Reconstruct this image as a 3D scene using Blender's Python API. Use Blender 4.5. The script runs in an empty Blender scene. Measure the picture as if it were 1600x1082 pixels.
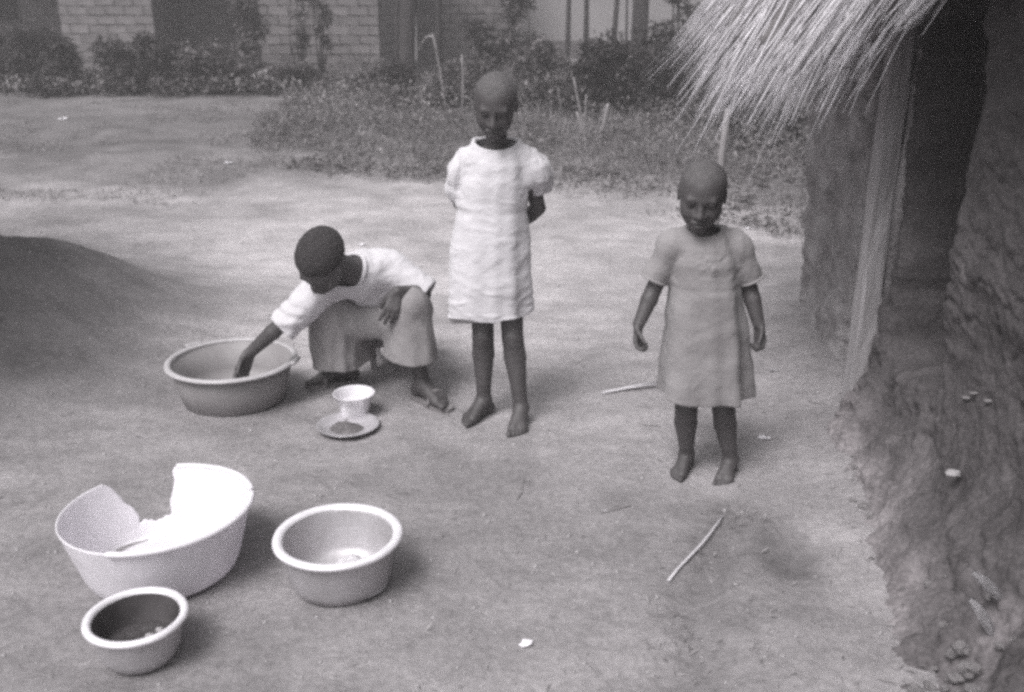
import bpy, math, random
import numpy as np
from mathutils import Vector, Matrix
random.seed(7)
RNG = np.random.default_rng(11)
SC = bpy.context.scene
COL = SC.collection
R = math.radians

# ------------------------------------------------------------------ camera
CAM_H, PITCH, FPX = 1.5, R(19.5), 1511.0
cam = bpy.data.cameras.new('camera')
cam.sensor_width = 36.0
cam.lens = FPX / 1600.0 * 36.0
cam.clip_start, cam.clip_end = 0.05, 500.0
cam.dof.use_dof = True
cam.dof.focus_distance = 3.1
cam.dof.aperture_fstop = 3.2
cam_o = bpy.data.objects.new('camera', cam)
cam_o.location = (0, 0, CAM_H)
cam_o.rotation_euler = (R(90) - PITCH, 0, 0)
COL.objects.link(cam_o)
SC.camera = cam_o

# ------------------------------------------------------------------ sky, sun, exposure
SUN_EL, SUN_AZ = R(56), R(216)          # azimuth clockwise from +Y: the sun stands behind the camera, to its left
w = bpy.data.worlds.new('World')
SC.world = w
w.use_nodes = True
nt = w.node_tree
sky = nt.nodes.new('ShaderNodeTexSky')
sky.sky_type = 'NISHITA'
sky.sun_disc = False
sky.sun_elevation, sky.sun_rotation = SUN_EL, SUN_AZ
sky.dust_density = 4.0
sat = nt.nodes.new('ShaderNodeHueSaturation')      # black and white film
sat.inputs['Saturation'].default_value = 0.04
nt.links.new(sky.outputs[0], sat.inputs['Color'])
nt.links.new(sat.outputs[0], nt.nodes['Background'].inputs[0])
nt.nodes['Background'].inputs[1].default_value = 0.115
sl = bpy.data.lights.new('sun', 'SUN')
sl.energy, sl.angle = 2.15, R(28)
sl.color = (1.0, 0.975, 0.985)
so = bpy.data.objects.new('sun', sl)
sd = Vector((math.sin(SUN_AZ) * math.cos(SUN_EL), math.cos(SUN_AZ) * math.cos(SUN_EL), math.sin(SUN_EL)))
so.rotation_euler = sd.to_track_quat('Z', 'Y').to_euler()
so.location = (-6, -6, 12)
COL.objects.link(so)
vs = SC.view_settings
vs.view_transform, vs.look, vs.gamma, vs.exposure = 'Standard', 'None', 1.0, 0.47
vs.use_curve_mapping = False
SC.cycles.use_denoising = False       # the sampling noise stands in for the film's own grain
SC.cycles.pixel_filter_type = 'BLACKMAN_HARRIS'
SC.cycles.filter_width = 3.3
SC.cycles.max_bounces = 6
SC.cycles.volume_bounces = 1

# ------------------------------------------------------------------ noise
def _hash(ix, iy, iz):
    n = (ix * 374761393 + iy * 668265263 + iz * 1274126177) & 0xffffffff
    n = ((n ^ (n >> 13)) * 1274126177) & 0xffffffff
    return ((n ^ (n >> 16)) & 0xffffff) / 16777215.0

def vnoise(x, y, z=0.0):
    x, y, z = np.broadcast_arrays(np.asarray(x, float), np.asarray(y, float), np.asarray(z, float))
    ix, iy, iz = np.floor(x).astype(np.int64), np.floor(y).astype(np.int64), np.floor(z).astype(np.int64)
    fx, fy, fz = x - ix, y - iy, z - iz
    fx, fy, fz = [f * f * (3 - 2 * f) for f in (fx, fy, fz)]
    r = 0
    for a in (0, 1):
        for b in (0, 1):
            for c in (0, 1):
                wgt = (fx if a else 1 - fx) * (fy if b else 1 - fy) * (fz if c else 1 - fz)
                r = r + wgt * _hash(ix + a, iy + b, iz + c)
    return r * 2 - 1

def fbm(x, y, z=0.0, o=4):
    r, a, f = 0, 0.5, 1.0
    for i in range(o):
        r = r + a * vnoise(np.asarray(x) * f + 17.3 * i, np.asarray(y) * f + 5.1 * i, np.asarray(z) * f + 9.7 * i)
        a, f = a * 0.5, f * 2.03
    return r

def voro(x, y, seed=0):
    """nearest and second nearest feature distance, and the cell's random value"""
    ix, iy = np.floor(x).astype(np.int64), np.floor(y).astype(np.int64)
    f1 = np.full(x.shape, 9.0); f2 = f1.copy(); val = np.zeros(x.shape)
    for a in (-1, 0, 1):
        for b in (-1, 0, 1):
            cx, cy = ix + a, iy + b
            px = cx + _hash(cx, cy, cx * 0 + seed + 1); py = cy + _hash(cx, cy, cx * 0 + seed + 2)
            d = np.hypot(px - x, py - y)
            v = _hash(cx, cy, cx * 0 + seed + 3)
            near = d < f1
            f2 = np.where(near, f1, np.minimum(f2, d))
            val = np.where(near, v, val)
            f1 = np.where(near, d, f1)
    return f1, f2, val

def sstep(a, b, x):
    t = np.clip((np.asarray(x, float) - a) / (b - a), 0, 1)
    return t * t * (3 - 2 * t)

# ------------------------------------------------------------------ terrain height and pixel helpers (used to read places off the photograph)
def hgt(x, y):
    x = np.asarray(x, float); y = np.asarray(y, float)
    h = 0.45 * sstep(5.0, 13.0, y)
    h = h + 0.010 * fbm(x * 1.7, y * 1.7, 3.0, 3) + 0.009 * fbm(x * 7, y * 8, 1.0, 4)
    far = sstep(4.5, 7.5, y)
    h = h + far * 0.07 * fbm(x * 0.9, y * 1.6, 6.0, 5)
    # gully washed out below the eaves
    gx = 0.46 + 0.26 * (y - 1.9) + 0.05 * np.sin(y * 5)
    gul = np.exp(-((x - gx) / 0.10) ** 2) * sstep(1.2, 1.8, y) * (1 - sstep(2.5, 2.75, y))
    h = h - 0.035 * gul * (0.7 + 0.6 * fbm(x * 9, y * 9, 2.0, 3))
    h = h + 0.03 * sstep(0.02, 0.12, x - gx - 0.04 * fbm(x * 6, y * 6, 14.0, 3)) * (1 - sstep(0.30, 0.55, x - gx)) * sstep(1.2, 1.8, y) * (1 - sstep(2.45, 2.75, y))
    h = h - 0.035 * np.exp(-((x - 0.80) / 0.13) ** 2 - ((y - 2.42) / 0.16) ** 2)
    h = h + 0.48 * np.exp(-(((x + 2.62) / 0.78) ** 2 + ((y - 4.3) / 0.98) ** 2) ** 1.3) * (1 + 0.35 * fbm(x * 2.2, y * 2.2, 12.0, 4))
    h = h + 0.10 * sstep(0.8, 1.35, x - 0.1 * (y - 2.4)) * (1 - sstep(4.6, 5.4, y)) * 0.6
    return h

def pray(x, y):
    u, v = (x - 800) / FPX, -(y - 541) / FPX
    return Vector((u, math.cos(PITCH) + v * math.sin(PITCH), -math.sin(PITCH) + v * math.cos(PITCH)))

def at(x, y, Y):
    r = pray(x, y)
    t = Y / r.y
    return Vector((r.x * t, Y, CAM_H + r.z * t))

def gp(x, y, dz=0.0):
    """where the sight line meets the ground"""
    r = pray(x, y)
    z = 0.0
    for _ in range(30):
        p = r * ((z - CAM_H) / r.z)
        zn = float(hgt(p.x, p.y))
        if abs(zn - z) < 1e-4: break
        z = 0.3 * z + 0.7 * zn
    return Vector((p.x, p.y, zn + dz))

def gz(x, y):
    return float(hgt(x, y))

# ------------------------------------------------------------------ materials: tones of a black and white print
def tone(v):
    k = [float(np.interp(v, (0.03, 0.27, 0.6), q)) for q in ((1.0, 1.0, 0.985), (0.91, 0.955, 0.955), (0.945, 0.97, 1.0))]
    return (v * k[0], v * k[1], v * k[2], 1.0)

def mat(name, v, rough=0.8, vary=0.25, scale=8.0, bump=0.0, bscale=60.0, metal=0.0, spec=0.3, island=0.0, sheen=0.0, fine=0.0, trans=0.0, stretch=None, attr=None):
    m = bpy.data.materials.new(name)
    m.use_nodes = True
    n, l = m.node_tree.nodes, m.node_tree.links
    b = n['Principled BSDF']
    b.inputs['Roughness'].default_value = rough
    b.inputs['Metallic'].default_value = metal
    b.inputs['Specular IOR Level'].default_value = spec
    if sheen: b.inputs['Sheen Weight'].default_value = sheen
    tc = n.new('ShaderNodeTexCoord')
    src = tc.outputs['Object']
    if stretch:
        mp = n.new('ShaderNodeMapping'); mp.inputs['Scale'].default_value = stretch
        l.new(src, mp.inputs[0]); src = mp.outputs[0]
    nz = n.new('ShaderNodeTexNoise')
    nz.inputs['Scale'].default_value = scale; nz.inputs['Detail'].default_value = 6.0; nz.inputs['Roughness'].default_value = 0.62
    l.new(src, nz.inputs['Vector'])
    rp = n.new('ShaderNodeValToRGB')
    rp.color_ramp.elements[0].position, rp.color_ramp.elements[1].position = 0.3, 0.7
    rp.color_ramp.elements[0].color = tone(max(0.004, v * (1 - vary))); rp.color_ramp.elements[1].color = tone(min(0.95, v * (1 + vary)))
    l.new(nz.outputs['Fac'], rp.inputs[0])
    out = rp.outputs[0]
    if fine:
        n2 = n.new('ShaderNodeTexNoise'); n2.inputs['Scale'].default_value = scale * 14; n2.inputs['Detail'].default_value = 4.0
        l.new(src, n2.inputs['Vector'])
        r2 = n.new('ShaderNodeMapRange'); r2.inputs[1].default_value, r2.inputs[2].default_value = 0.3, 0.7
        r2.inputs[3].default_value, r2.inputs[4].default_value = 1 - fine, 1 + fine
        l.new(n2.outputs['Fac'], r2.inputs[0])
        mx = n.new('ShaderNodeMix'); mx.data_type = 'RGBA'; mx.blend_type = 'MULTIPLY'; mx.inputs[0].default_value = 1.0
        l.new(out, mx.inputs[6]); l.new(r2.outputs[0], mx.inputs[7]); out = mx.outputs[2]
    if island:
        g = n.new('ShaderNodeNewGeometry')
        r3 = n.new('ShaderNodeMapRange'); r3.inputs[3].default_value, r3.inputs[4].default_value = 1 - island, 1 + island
        l.new(g.outputs['Random Per Island'], r3.inputs[0])
        mx = n.new('ShaderNodeMix'); mx.data_type = 'RGBA'; mx.blend_type = 'MULTIPLY'; mx.inputs[0].default_value = 1.0
        l.new(out, mx.inputs[6]); l.new(r3.outputs[0], mx.inputs[7]); out = mx.outputs[2]
    if attr:
        ga = n.new('ShaderNodeAttribute'); ga.attribute_name = attr
        mx = n.new('ShaderNodeMix'); mx.data_type = 'RGBA'; mx.blend_type = 'MULTIPLY'; mx.inputs[0].default_value = 1.0
        l.new(out, mx.inputs[6]); l.new(ga.outputs['Fac'], mx.inputs[7]); out = mx.outputs[2]
    l.new(out, b.inputs['Base Color'])
    if bump:
        n3 = n.new('ShaderNodeTexNoise'); n3.inputs['Scale'].default_value = bscale; n3.inputs['Detail'].default_value = 5.0
        l.new(src, n3.inputs['Vector'])
        bp = n.new('ShaderNodeBump'); bp.inputs['Strength'].default_value = bump; bp.inputs['Distance'].default_value = 0.01
        l.new(n3.outputs['Fac'], bp.inputs['Height']); l.new(bp.outputs[0], b.inputs['Normal'])
    if trans:
        b.inputs['Subsurface Weight'].default_value = 0.0
        tr = n.new('ShaderNodeBsdfTranslucent'); l.new(out, tr.inputs[0])
        ms = n.new('ShaderNodeMixShader'); ms.inputs[0].default_value = trans
        l.new(b.outputs[0], ms.inputs[1]); l.new(tr.outputs[0], ms.inputs[2])
        l.new(ms.outputs[0], n['Material Output'].inputs[0])
    return m

M = dict(
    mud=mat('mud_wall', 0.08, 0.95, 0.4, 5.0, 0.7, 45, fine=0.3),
    mudnear=mat('mud_near_wall', 0.08, 0.95, 0.35, 6.0, 0.7, 45, fine=0.3, attr='soil'),  # attribute holds washed soil plus painted shade of doorway and eave
    door_shade=mat('doorway_shade', 0.02, 0.9, 0.4, 5.0),  # near-black tone made for the doorway's painted shade, not assigned
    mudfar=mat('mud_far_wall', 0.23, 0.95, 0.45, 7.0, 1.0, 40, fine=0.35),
    clod=mat('mud_clod', 0.2, 0.95, 0.3, 14.0, 0.5, 70, fine=0.2),
    straw=mat('straw', 0.62, 0.6, 0.2, 6.0, island=0.45, trans=0.15),
    thatchbase=mat('old_thatch', 0.16, 0.9, 0.4, 12.0, 0.6, 50, stretch=(1, 6, 1)),
    wood=mat('weathered_wood', 0.32, 0.8, 0.3, 5.0, 0.4, 30, stretch=(8, 8, 0.8)),
    bark=mat('bark', 0.05, 0.9, 0.4, 8.0, 0.6, 30, stretch=(5, 5, 0.8)),
    brick=mat('mud_brick', 0.165, 0.95, 0.25, 3.0, 0.5, 40, fine=0.2),
    mortar=mat('mud_mortar', 0.14, 0.95, 0.25, 5.0, 0.4, 40),
    plaster=mat('plaster', 0.30, 0.9, 0.12, 1.5, 0.2, 30),
    leaf=mat('leaves', 0.13, 0.6, 0.3, 3.0, island=0.6, trans=0.25),
    leafd=mat('dark_leaves', 0.05, 0.6, 0.3, 3.0, island=0.7, trans=0.2),
    weed=mat('weeds', 0.2, 0.7, 0.35, 1.5, island=0.55, trans=0.25),
    palegrass=mat('pale_grass', 0.27, 0.7, 0.3, 2.0, island=0.4, trans=0.25),
    dry=mat('dry_stalk', 0.24, 0.7, 0.25, 6.0, island=0.25),
    skin=mat('skin', 0.062, 0.58, 0.25, 9.0, 0.2, 160, spec=0.6, fine=0.14),
    sole=mat('pale_skin', 0.16, 0.55, 0.1, 10.0),
    eye=mat('eye', 0.03, 0.2, 0.0, 1.0, spec=0.6),
    lip=mat('lips', 0.05, 0.4, 0.1, 30.0, spec=0.5),
    hair=mat('cropped_hair', 0.055, 0.85, 0.4, 90.0, 1.0, 320),
    scalp=mat('shaved_hair', 0.07, 0.55, 0.3, 40.0, 0.5, 420, spec=0.8, fine=0.25),
    white=mat('white_cotton', 0.58, 0.9, 0.04, 5.0, 0.15, 130, sheen=0.2),
    tee=mat('white_jersey', 0.58, 0.9, 0.05, 6.0, 0.15, 150, sheen=0.1),
    greydress=mat('grey_cotton', 0.25, 0.9, 0.2, 5.0, 0.2, 140, sheen=0.1),
    slip=mat('slip', 0.35, 0.9, 0.1, 6.0),
    trouser=mat('grey_twill', 0.25, 0.9, 0.12, 6.0, 0.25, 150),
    rubber=mat('rubber', 0.2, 0.6, 0.2, 20.0),
    plastic=mat('white_plastic', 0.88, 0.45, 0.09, 14.0, fine=0.05, spec=0.4, trans=0.22),
    tub=mat('grey_plastic', 0.25, 0.5, 0.12, 9.0, spec=0.4),
    tubrim=mat('grey_plastic_rim', 0.42, 0.5, 0.12, 9.0, spec=0.4),
    alu=mat('dull_aluminium', 0.46, 0.48, 0.16, 9.0, 0.12, 40, metal=0.35, fine=0.08),
    alulip=mat('bright_aluminium', 0.80, 0.35, 0.10, 20.0, metal=0.2),
    tin=mat('polished_tin', 0.55, 0.3, 0.12, 14.0, metal=0.45),
    sooty=mat('sooty_aluminium', 0.07, 0.6, 0.4, 12.0),
    enamel=mat('white_enamel', 0.66, 0.3, 0.03, 8.0, spec=0.5),
    grain=mat('pale_meal', 0.6, 0.9, 0.2, 60.0, 0.8, 200),
    stew=mat('dark_stew', 0.06, 0.4, 0.4, 60.0, 0.6, 120, spec=0.5),
    chunk=mat('food_chunk', 0.35, 0.6, 0.3, 40.0),
    mash=mat('brown_mash', 0.13, 0.7, 0.35, 60.0, 0.8, 130),
    paper=mat('paper', 0.8, 0.9, 0.05, 20.0),
    stone=mat('pebble', 0.34, 0.9, 0.2, 20.0),
    husk=mat('maize_husk', 0.42, 0.8, 0.45, 30.0, 0.8, 80, stretch=(1, 6, 6)),
    dark=mat('dark_opening', 0.02, 0.9, 0.1, 3.0),
)

def ground_mat():
    m = bpy.data.materials.new('trodden_earth'); m.use_nodes = True
    n, l = m.node_tree.nodes, m.node_tree.links
    b = n['Principled BSDF']; b.inputs['Roughness'].default_value = 0.95; b.inputs['Specular IOR Level'].default_value = 0.15
    tc = n.new('ShaderNodeTexCoord')
    def noise(sc, det, rough=0.6, st=None):
        src = tc.outputs['Object']
        if st:
            mp = n.new('ShaderNodeMapping'); mp.inputs['Scale'].default_value = st; l.new(src, mp.inputs[0]); src = mp.outputs[0]
        t = n.new('ShaderNodeTexNoise'); t.inputs['Scale'].default_value = sc; t.inputs['Detail'].default_value = det; t.inputs['Roughness'].default_value = rough
        l.new(src, t.inputs['Vector']); return t.outputs['Fac']
    def rng(s, a, bb, c, d):
        t = n.new('ShaderNodeMapRange'); t.inputs[1].default_value, t.inputs[2].default_value, t.inputs[3].default_value, t.inputs[4].default_value = a, bb, c, d
        l.new(s, t.inputs[0]); return t.outputs[0]
    def mul(a, c, op='MULTIPLY'):
        t = n.new('ShaderNodeMath'); t.operation = op
        for i, s in enumerate((a, c)):
            if isinstance(s, float): t.inputs[i].default_value = s
            else: l.new(s, t.inputs[i])
        return t.outputs[0]
    big = rng(noise(0.55, 3.0, 0.5, (1, 1.6, 1)), 0.35, 0.65, 0.84, 1.16)
    mid = rng(noise(3.6, 8.0, 0.7, (1, 1.4, 1)), 0.3, 0.7, 0.72, 1.26)
    fin = rng(noise(42.0, 6.0, 0.75), 0.3, 0.7, 0.74, 1.25)
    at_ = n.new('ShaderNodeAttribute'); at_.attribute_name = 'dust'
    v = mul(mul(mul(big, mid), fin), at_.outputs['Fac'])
    cb = n.new('ShaderNodeCombineColor')
    l.new(v, cb.inputs[0]); l.new(mul(v, 0.95), cb.inputs[1]); l.new(mul(v, 0.975), cb.inputs[2])
    l.new(cb.outputs[0], b.inputs['Base Color'])
    hgt_ = mul(mul(noise(16.0, 8.0, 0.7), 1.0), mul(noise(90.0, 4.0, 0.7), 0.35), 'ADD')
    bp = n.new('ShaderNodeBump'); bp.inputs['Strength'].default_value = 0.7; bp.inputs['Distance'].default_value = 0.018
    l.new(hgt_, bp.inputs['Height']); l.new(bp.outputs[0], b.inputs['Normal'])
    return m
M['ground'] = ground_mat()
def vary_each(m, amt):
    n, l = m.node_tree.nodes, m.node_tree.links
    b = n['Principled BSDF']; src = b.inputs['Base Color'].links[0].from_socket
    oi = n.new('ShaderNodeObjectInfo'); r = n.new('ShaderNodeMapRange'); r.inputs[3].default_value, r.inputs[4].default_value = 1 - amt, 1 + amt
    l.new(oi.outputs['Random'], r.inputs[0])
    mx = n.new('ShaderNodeMix'); mx.data_type = 'RGBA'; mx.blend_type = 'MULTIPLY'; mx.inputs[0].default_value = 1.0
    l.new(src, mx.inputs[6]); l.new(r.outputs[0], mx.inputs[7]); l.new(mx.outputs[2], b.inputs['Base Color'])
vary_each(M['brick'], 0.16)

# ------------------------------------------------------------------ object helpers
def link(name, me, material=None, parent=None, loc=None, smooth=True):
    o = bpy.data.objects.new(name, me)
    COL.objects.link(o)
    if material is not None and len(me.materials) == 0:
        me.materials.append(M[material] if isinstance(material, str) else material)
    if smooth and len(me.polygons):
        me.polygons.foreach_set('use_smooth', np.ones(len(me.polygons), bool))
    if parent is not None: o.parent = parent
    if loc is not None: o.location = loc
    return o

def mesh(name, verts, faces):
    me = bpy.data.meshes.new(name)
    verts = np.asarray(verts, np.float32).reshape(-1, 3)
    if isinstance(faces, np.ndarray):
        k = faces.shape[1]
        me.vertices.add(len(verts)); me.vertices.foreach_set('co', verts.ravel())
        me.loops.add(faces.size); me.loops.foreach_set('vertex_index', faces.astype(np.int32).ravel())
        me.polygons.add(len(faces))
        me.polygons.foreach_set('loop_start', np.arange(0, faces.size, k, dtype=np.int32))
        me.polygons.foreach_set('loop_total', np.full(len(faces), k, np.int32))
        me.update(calc_edges=True)
    else:
        me.from_pydata([tuple(map(float, v)) for v in verts], [], faces)
    me.validate()
    return me

def tag(o, label=None, cat=None, group=None, kind=None):
    if label: o['label'] = label
    if cat: o['category'] = cat
    if group: o['group'] = group
    if kind: o['kind'] = kind
    return o

def empty(name, loc):
    o = bpy.data.objects.new(name, None); o.empty_display_size = 0.1
    COL.objects.link(o); o.location = loc
    return o

def lathe(profile, seg=72, wob=0.0, phase=0.0):
    """profile: list of (r, z); returns verts, faces"""
    V, Fc = [], []
    n = len(profile)
    for i in range(seg):
        a = 2 * math.pi * i / seg
        for r, z in profile:
            k = 1 + wob * (math.sin(2 * a + phase) + 0.6 * math.sin(3 * a + 2 * phase) + 0.35 * math.sin(7 * a))
            V.append((r * k * math.cos(a), r * k * math.sin(a), z + wob * 0.25 * r * math.sin(3 * a + phase)))
    for i in range(seg):
        j = (i + 1) % seg
        for q in range(n - 1):
            Fc.append((i * n + q, j * n + q, j * n + q + 1, i * n + q + 1))
    return V, Fc

def box_mesh(name, sx, sy, sz, jit=0.0, rng=random, bevel=0.0):
    """box on its base centre, corners jittered, edges chamfered by an inset top and bottom"""
    v = []
    b = bevel
    for z, ins in ((0, b), (b, 0), (sz - b, 0), (sz, b)) if b else ((0, 0), (sz, 0)):
        for x, y in ((-1, -1), (1, -1), (1, 1), (-1, 1)):
            v.append((x * (sx / 2 - ins) + rng.uniform(-jit, jit), y * (sy / 2 - ins) + rng.uniform(-jit, jit), z + rng.uniform(-jit, jit)))
    f = []
    L = len(v) // 4
    for k in range(L - 1):
        for i in range(4):
            j = (i + 1) % 4
            f.append((k * 4 + i, k * 4 + j, k * 4 + 4 + j, k * 4 + 4 + i))
    f += [(3, 2, 1, 0), tuple(range((L - 1) * 4, L * 4))]
    return mesh(name, v, f)

def tube(pts, rad, seg=7, cap=True):
    """tube along points with radii"""
    pts = [Vector(p) for p in pts]
    V, Fc = [], []
    prev = None
    for i, p in enumerate(pts):
        t = (pts[min(i + 1, len(pts) - 1)] - pts[max(i - 1, 0)]).normalized()
        up = Vector((0, 0, 1)) if abs(t.z) < 0.9 else Vector((1, 0, 0))
        a = t.cross(up).normalized() if prev is None else (prev - t * prev.dot(t)).normalized()
        prev = a
        b = t.cross(a)
        r = rad[i] if hasattr(rad, '__len__') else rad
        for k in range(seg):
            an = 2 * math.pi * k / seg
            V.append(p + a * (r * math.cos(an)) + b * (r * math.sin(an)))
    for i in range(len(pts) - 1):
        for k in range(seg):
            j = (k + 1) % seg
            Fc.append((i * seg + k, i * seg + j, (i + 1) * seg + j, (i + 1) * seg + k))
    if cap:
        Fc.append(tuple(range(seg - 1, -1, -1)))
        Fc.append(tuple(range((len(pts) - 1) * seg, len(pts) * seg)))
    return V, Fc

def join(parts):
    V, Fc = [], []
    for v, f in parts:
        o = len(V)
        V += [tuple(q) for q in v]
        Fc += [tuple(i + o for i in q) for q in f]
    return V, Fc

# ------------------------------------------------------------------ implicit surfaces for bodies and cloth
class Field:
    BIG = 0.12
    def __init__(s, lo, hi, h):
        s.lo, s.h = np.array(lo, float), h
        s.n = np.ceil((np.array(hi, float) - s.lo) / h).astype(int) + 1
        s.d = np.full(s.n, s.BIG, np.float32)
    def sub(s, lo, hi):
        a = np.clip(np.floor((np.array(lo) - s.lo) / s.h).astype(int), 0, s.n)
        b = np.clip(np.ceil((np.array(hi) - s.lo) / s.h).astype(int) + 1, 0, s.n)
        sl = tuple(slice(int(p), int(q)) for p, q in zip(a, b))
        ax = [(s.lo[i] + s.h * np.arange(a[i], b[i])).astype(np.float32) for i in range(3)]
        return sl, ax[0][:, None, None], ax[1][None, :, None], ax[2][None, None, :]
    def comb(s, sl, v, k, op):
        c = s.d[sl]
        if op == 'add':
            if k > 0:
                q = np.maximum(k - np.abs(c - v), 0) / k
                s.d[sl] = np.minimum(c, v) - q * q * k * 0.25
            else: s.d[sl] = np.minimum(c, v)
        else:
            if k > 0:
                q = np.maximum(k - np.abs(c + v), 0) / k
                s.d[sl] = np.maximum(c, -v) + q * q * k * 0.25
            else: s.d[sl] = np.maximum(c, -v)
    def cap(s, a, b, ra, rb, k=0.01, op='add'):
        a, b = np.array(a, float), np.array(b, float)
        m = max(ra, rb) + k + 0.03
        sl, X, Y, Z = s.sub(np.minimum(a, b) - m, np.maximum(a, b) + m)
        e = b - a
        L = max(float(e @ e), 1e-9)
        t = np.clip(((X - a[0]) * e[0] + (Y - a[1]) * e[1] + (Z - a[2]) * e[2]) / L, 0, 1)
        v = np.sqrt((X - a[0] - t * e[0]) ** 2 + (Y - a[1] - t * e[1]) ** 2 + (Z - a[2] - t * e[2]) ** 2) - (ra + (rb - ra) * t)
        s.comb(sl, v, k, op)
    def chain(s, pts, rad, k=0.01):
        for i in range(len(pts) - 1):
            s.cap(pts[i], pts[i + 1], rad[i], rad[i + 1], k)
    def ell(s, c, r, rot=None, k=0.01, op='add'):
        c, r = np.array(c, float), np.array(r, float)
        m = float(r.max()) + k + 0.03
        sl, X, Y, Z = s.sub(c - m, c + m)
        X, Y, Z = X - c[0], Y - c[1], Z - c[2]
        if rot is not None:
            A = np.array(rot, float)
            X, Y, Z = A[0, 0] * X + A[0, 1] * Y + A[0, 2] * Z, A[1, 0] * X + A[1, 1] * Y + A[1, 2] * Z, A[2, 0] * X + A[2, 1] * Y + A[2, 2] * Z
        k0 = np.sqrt((X / r[0]) ** 2 + (Y / r[1]) ** 2 + (Z / r[2]) ** 2)
        k1 = np.sqrt((X / r[0] ** 2) ** 2 + (Y / r[1] ** 2) ** 2 + (Z / r[2] ** 2) ** 2) + 1e-6
        s.comb(sl, k0 * (k0 - 1) / k1, k, op)
    def ripple(s, fn, lim=0.035):
        """add fn(x, y, z) to the field near the surface only"""
        m = np.abs(s.d) < lim
        i = np.argwhere(m)
        p = s.lo + s.h * i
        s.d[m] += fn(p[:, 0], p[:, 1], p[:, 2]).astype(np.float32)
    def full(s):
        return s.sub(s.lo, s.lo + s.h * (s.n - 1))

def nets(d, lo, h):
    S = d < 0
    c = [(0, 0, 0), (1, 0, 0), (0, 1, 0), (1, 1, 0), (0, 0, 1), (1, 0, 1), (0, 1, 1), (1, 1, 1)]
    nx, ny, nz = [q - 1 for q in d.shape]
    cut = lambda A, o: A[o[0]:o[0] + nx, o[1]:o[1] + ny, o[2]:o[2] + nz]
    cnt = np.zeros((nx, ny, nz), np.int8)
    for o in c: cnt += cut(S, o)
    mask = (cnt > 0) & (cnt < 8)
    idx = np.full((nx, ny, nz), -1, np.int32)
    nv = int(mask.sum())
    idx[mask] = np.arange(nv)
    base = np.argwhere(mask)
    val = [d[base[:, 0] + o[0], base[:, 1] + o[1], base[:, 2] + o[2]] for o in c]
    acc, num = np.zeros((nv, 3)), np.zeros(nv)
    for i in range(8):
        for j in range(i + 1, 8):
            if sum(abs(c[i][q] - c[j][q]) for q in range(3)) != 1: continue
            x = (val[i] < 0) != (val[j] < 0)
            t = val[i] / np.where(x, val[i] - val[j], 1)
            p = np.array(c[i]) + t[:, None] * (np.array(c[j]) - np.array(c[i]))
            acc[x] += p[x]; num[x] += 1
    V = lo + h * (base + acc / num[:, None])
    Q = []
    for ax in range(3):
        u, v = [(1, 2), (2, 0), (0, 1)][ax]
        a = [slice(None)] * 3; b = [slice(None)] * 3
        a[ax] = slice(0, -1); b[ax] = slice(1, None)
        E_ = S[tuple(a)] != S[tuple(b)]
        e = np.argwhere(E_)
        e = e[(e[:, u] > 0) & (e[:, v] > 0) & (e[:, u] < d.shape[u] - 1) & (e[:, v] < d.shape[v] - 1)]
        du, dv = np.zeros(3, int), np.zeros(3, int)
        du[u] = 1; dv[v] = 1
        g = lambda q: idx[q[:, 0], q[:, 1], q[:, 2]]
        q = np.stack([g(e - du - dv), g(e - dv), g(e), g(e - du)], 1)
        inside = S[e[:, 0], e[:, 1], e[:, 2]]
        q[~inside] = q[~inside][:, ::-1]
        Q.append(q)
    return V, np.concatenate(Q)

def relax(V, Q, it=2, lam=0.5):
    for _ in range(it):
        s, n = np.zeros_like(V), np.zeros(len(V))
        for a, b in ((0, 1), (1, 2), (2, 3), (3, 0)):
            np.add.at(s, Q[:, a], V[Q[:, b]]); np.add.at(s, Q[:, b], V[Q[:, a]])
            np.add.at(n, Q[:, a], 1); np.add.at(n, Q[:, b], 1)
        V = V + lam * (s / np.maximum(n, 1)[:, None] - V)
    return V

def surface(name, fld, root, it=1):
    V, Q = nets(fld.d, fld.lo, fld.h)
    V = relax(V, Q, it)
    return mesh(name, V - np.array(root), Q)

# ---- body pieces
def frame(f, u):
    f = Vector(f).normalized(); u = Vector(u); u = (u - f * u.dot(f)).normalized()
    r = f.cross(u)
    return np.array([list(r), list(f), list(u)])     # rows: right, forward, up

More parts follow.
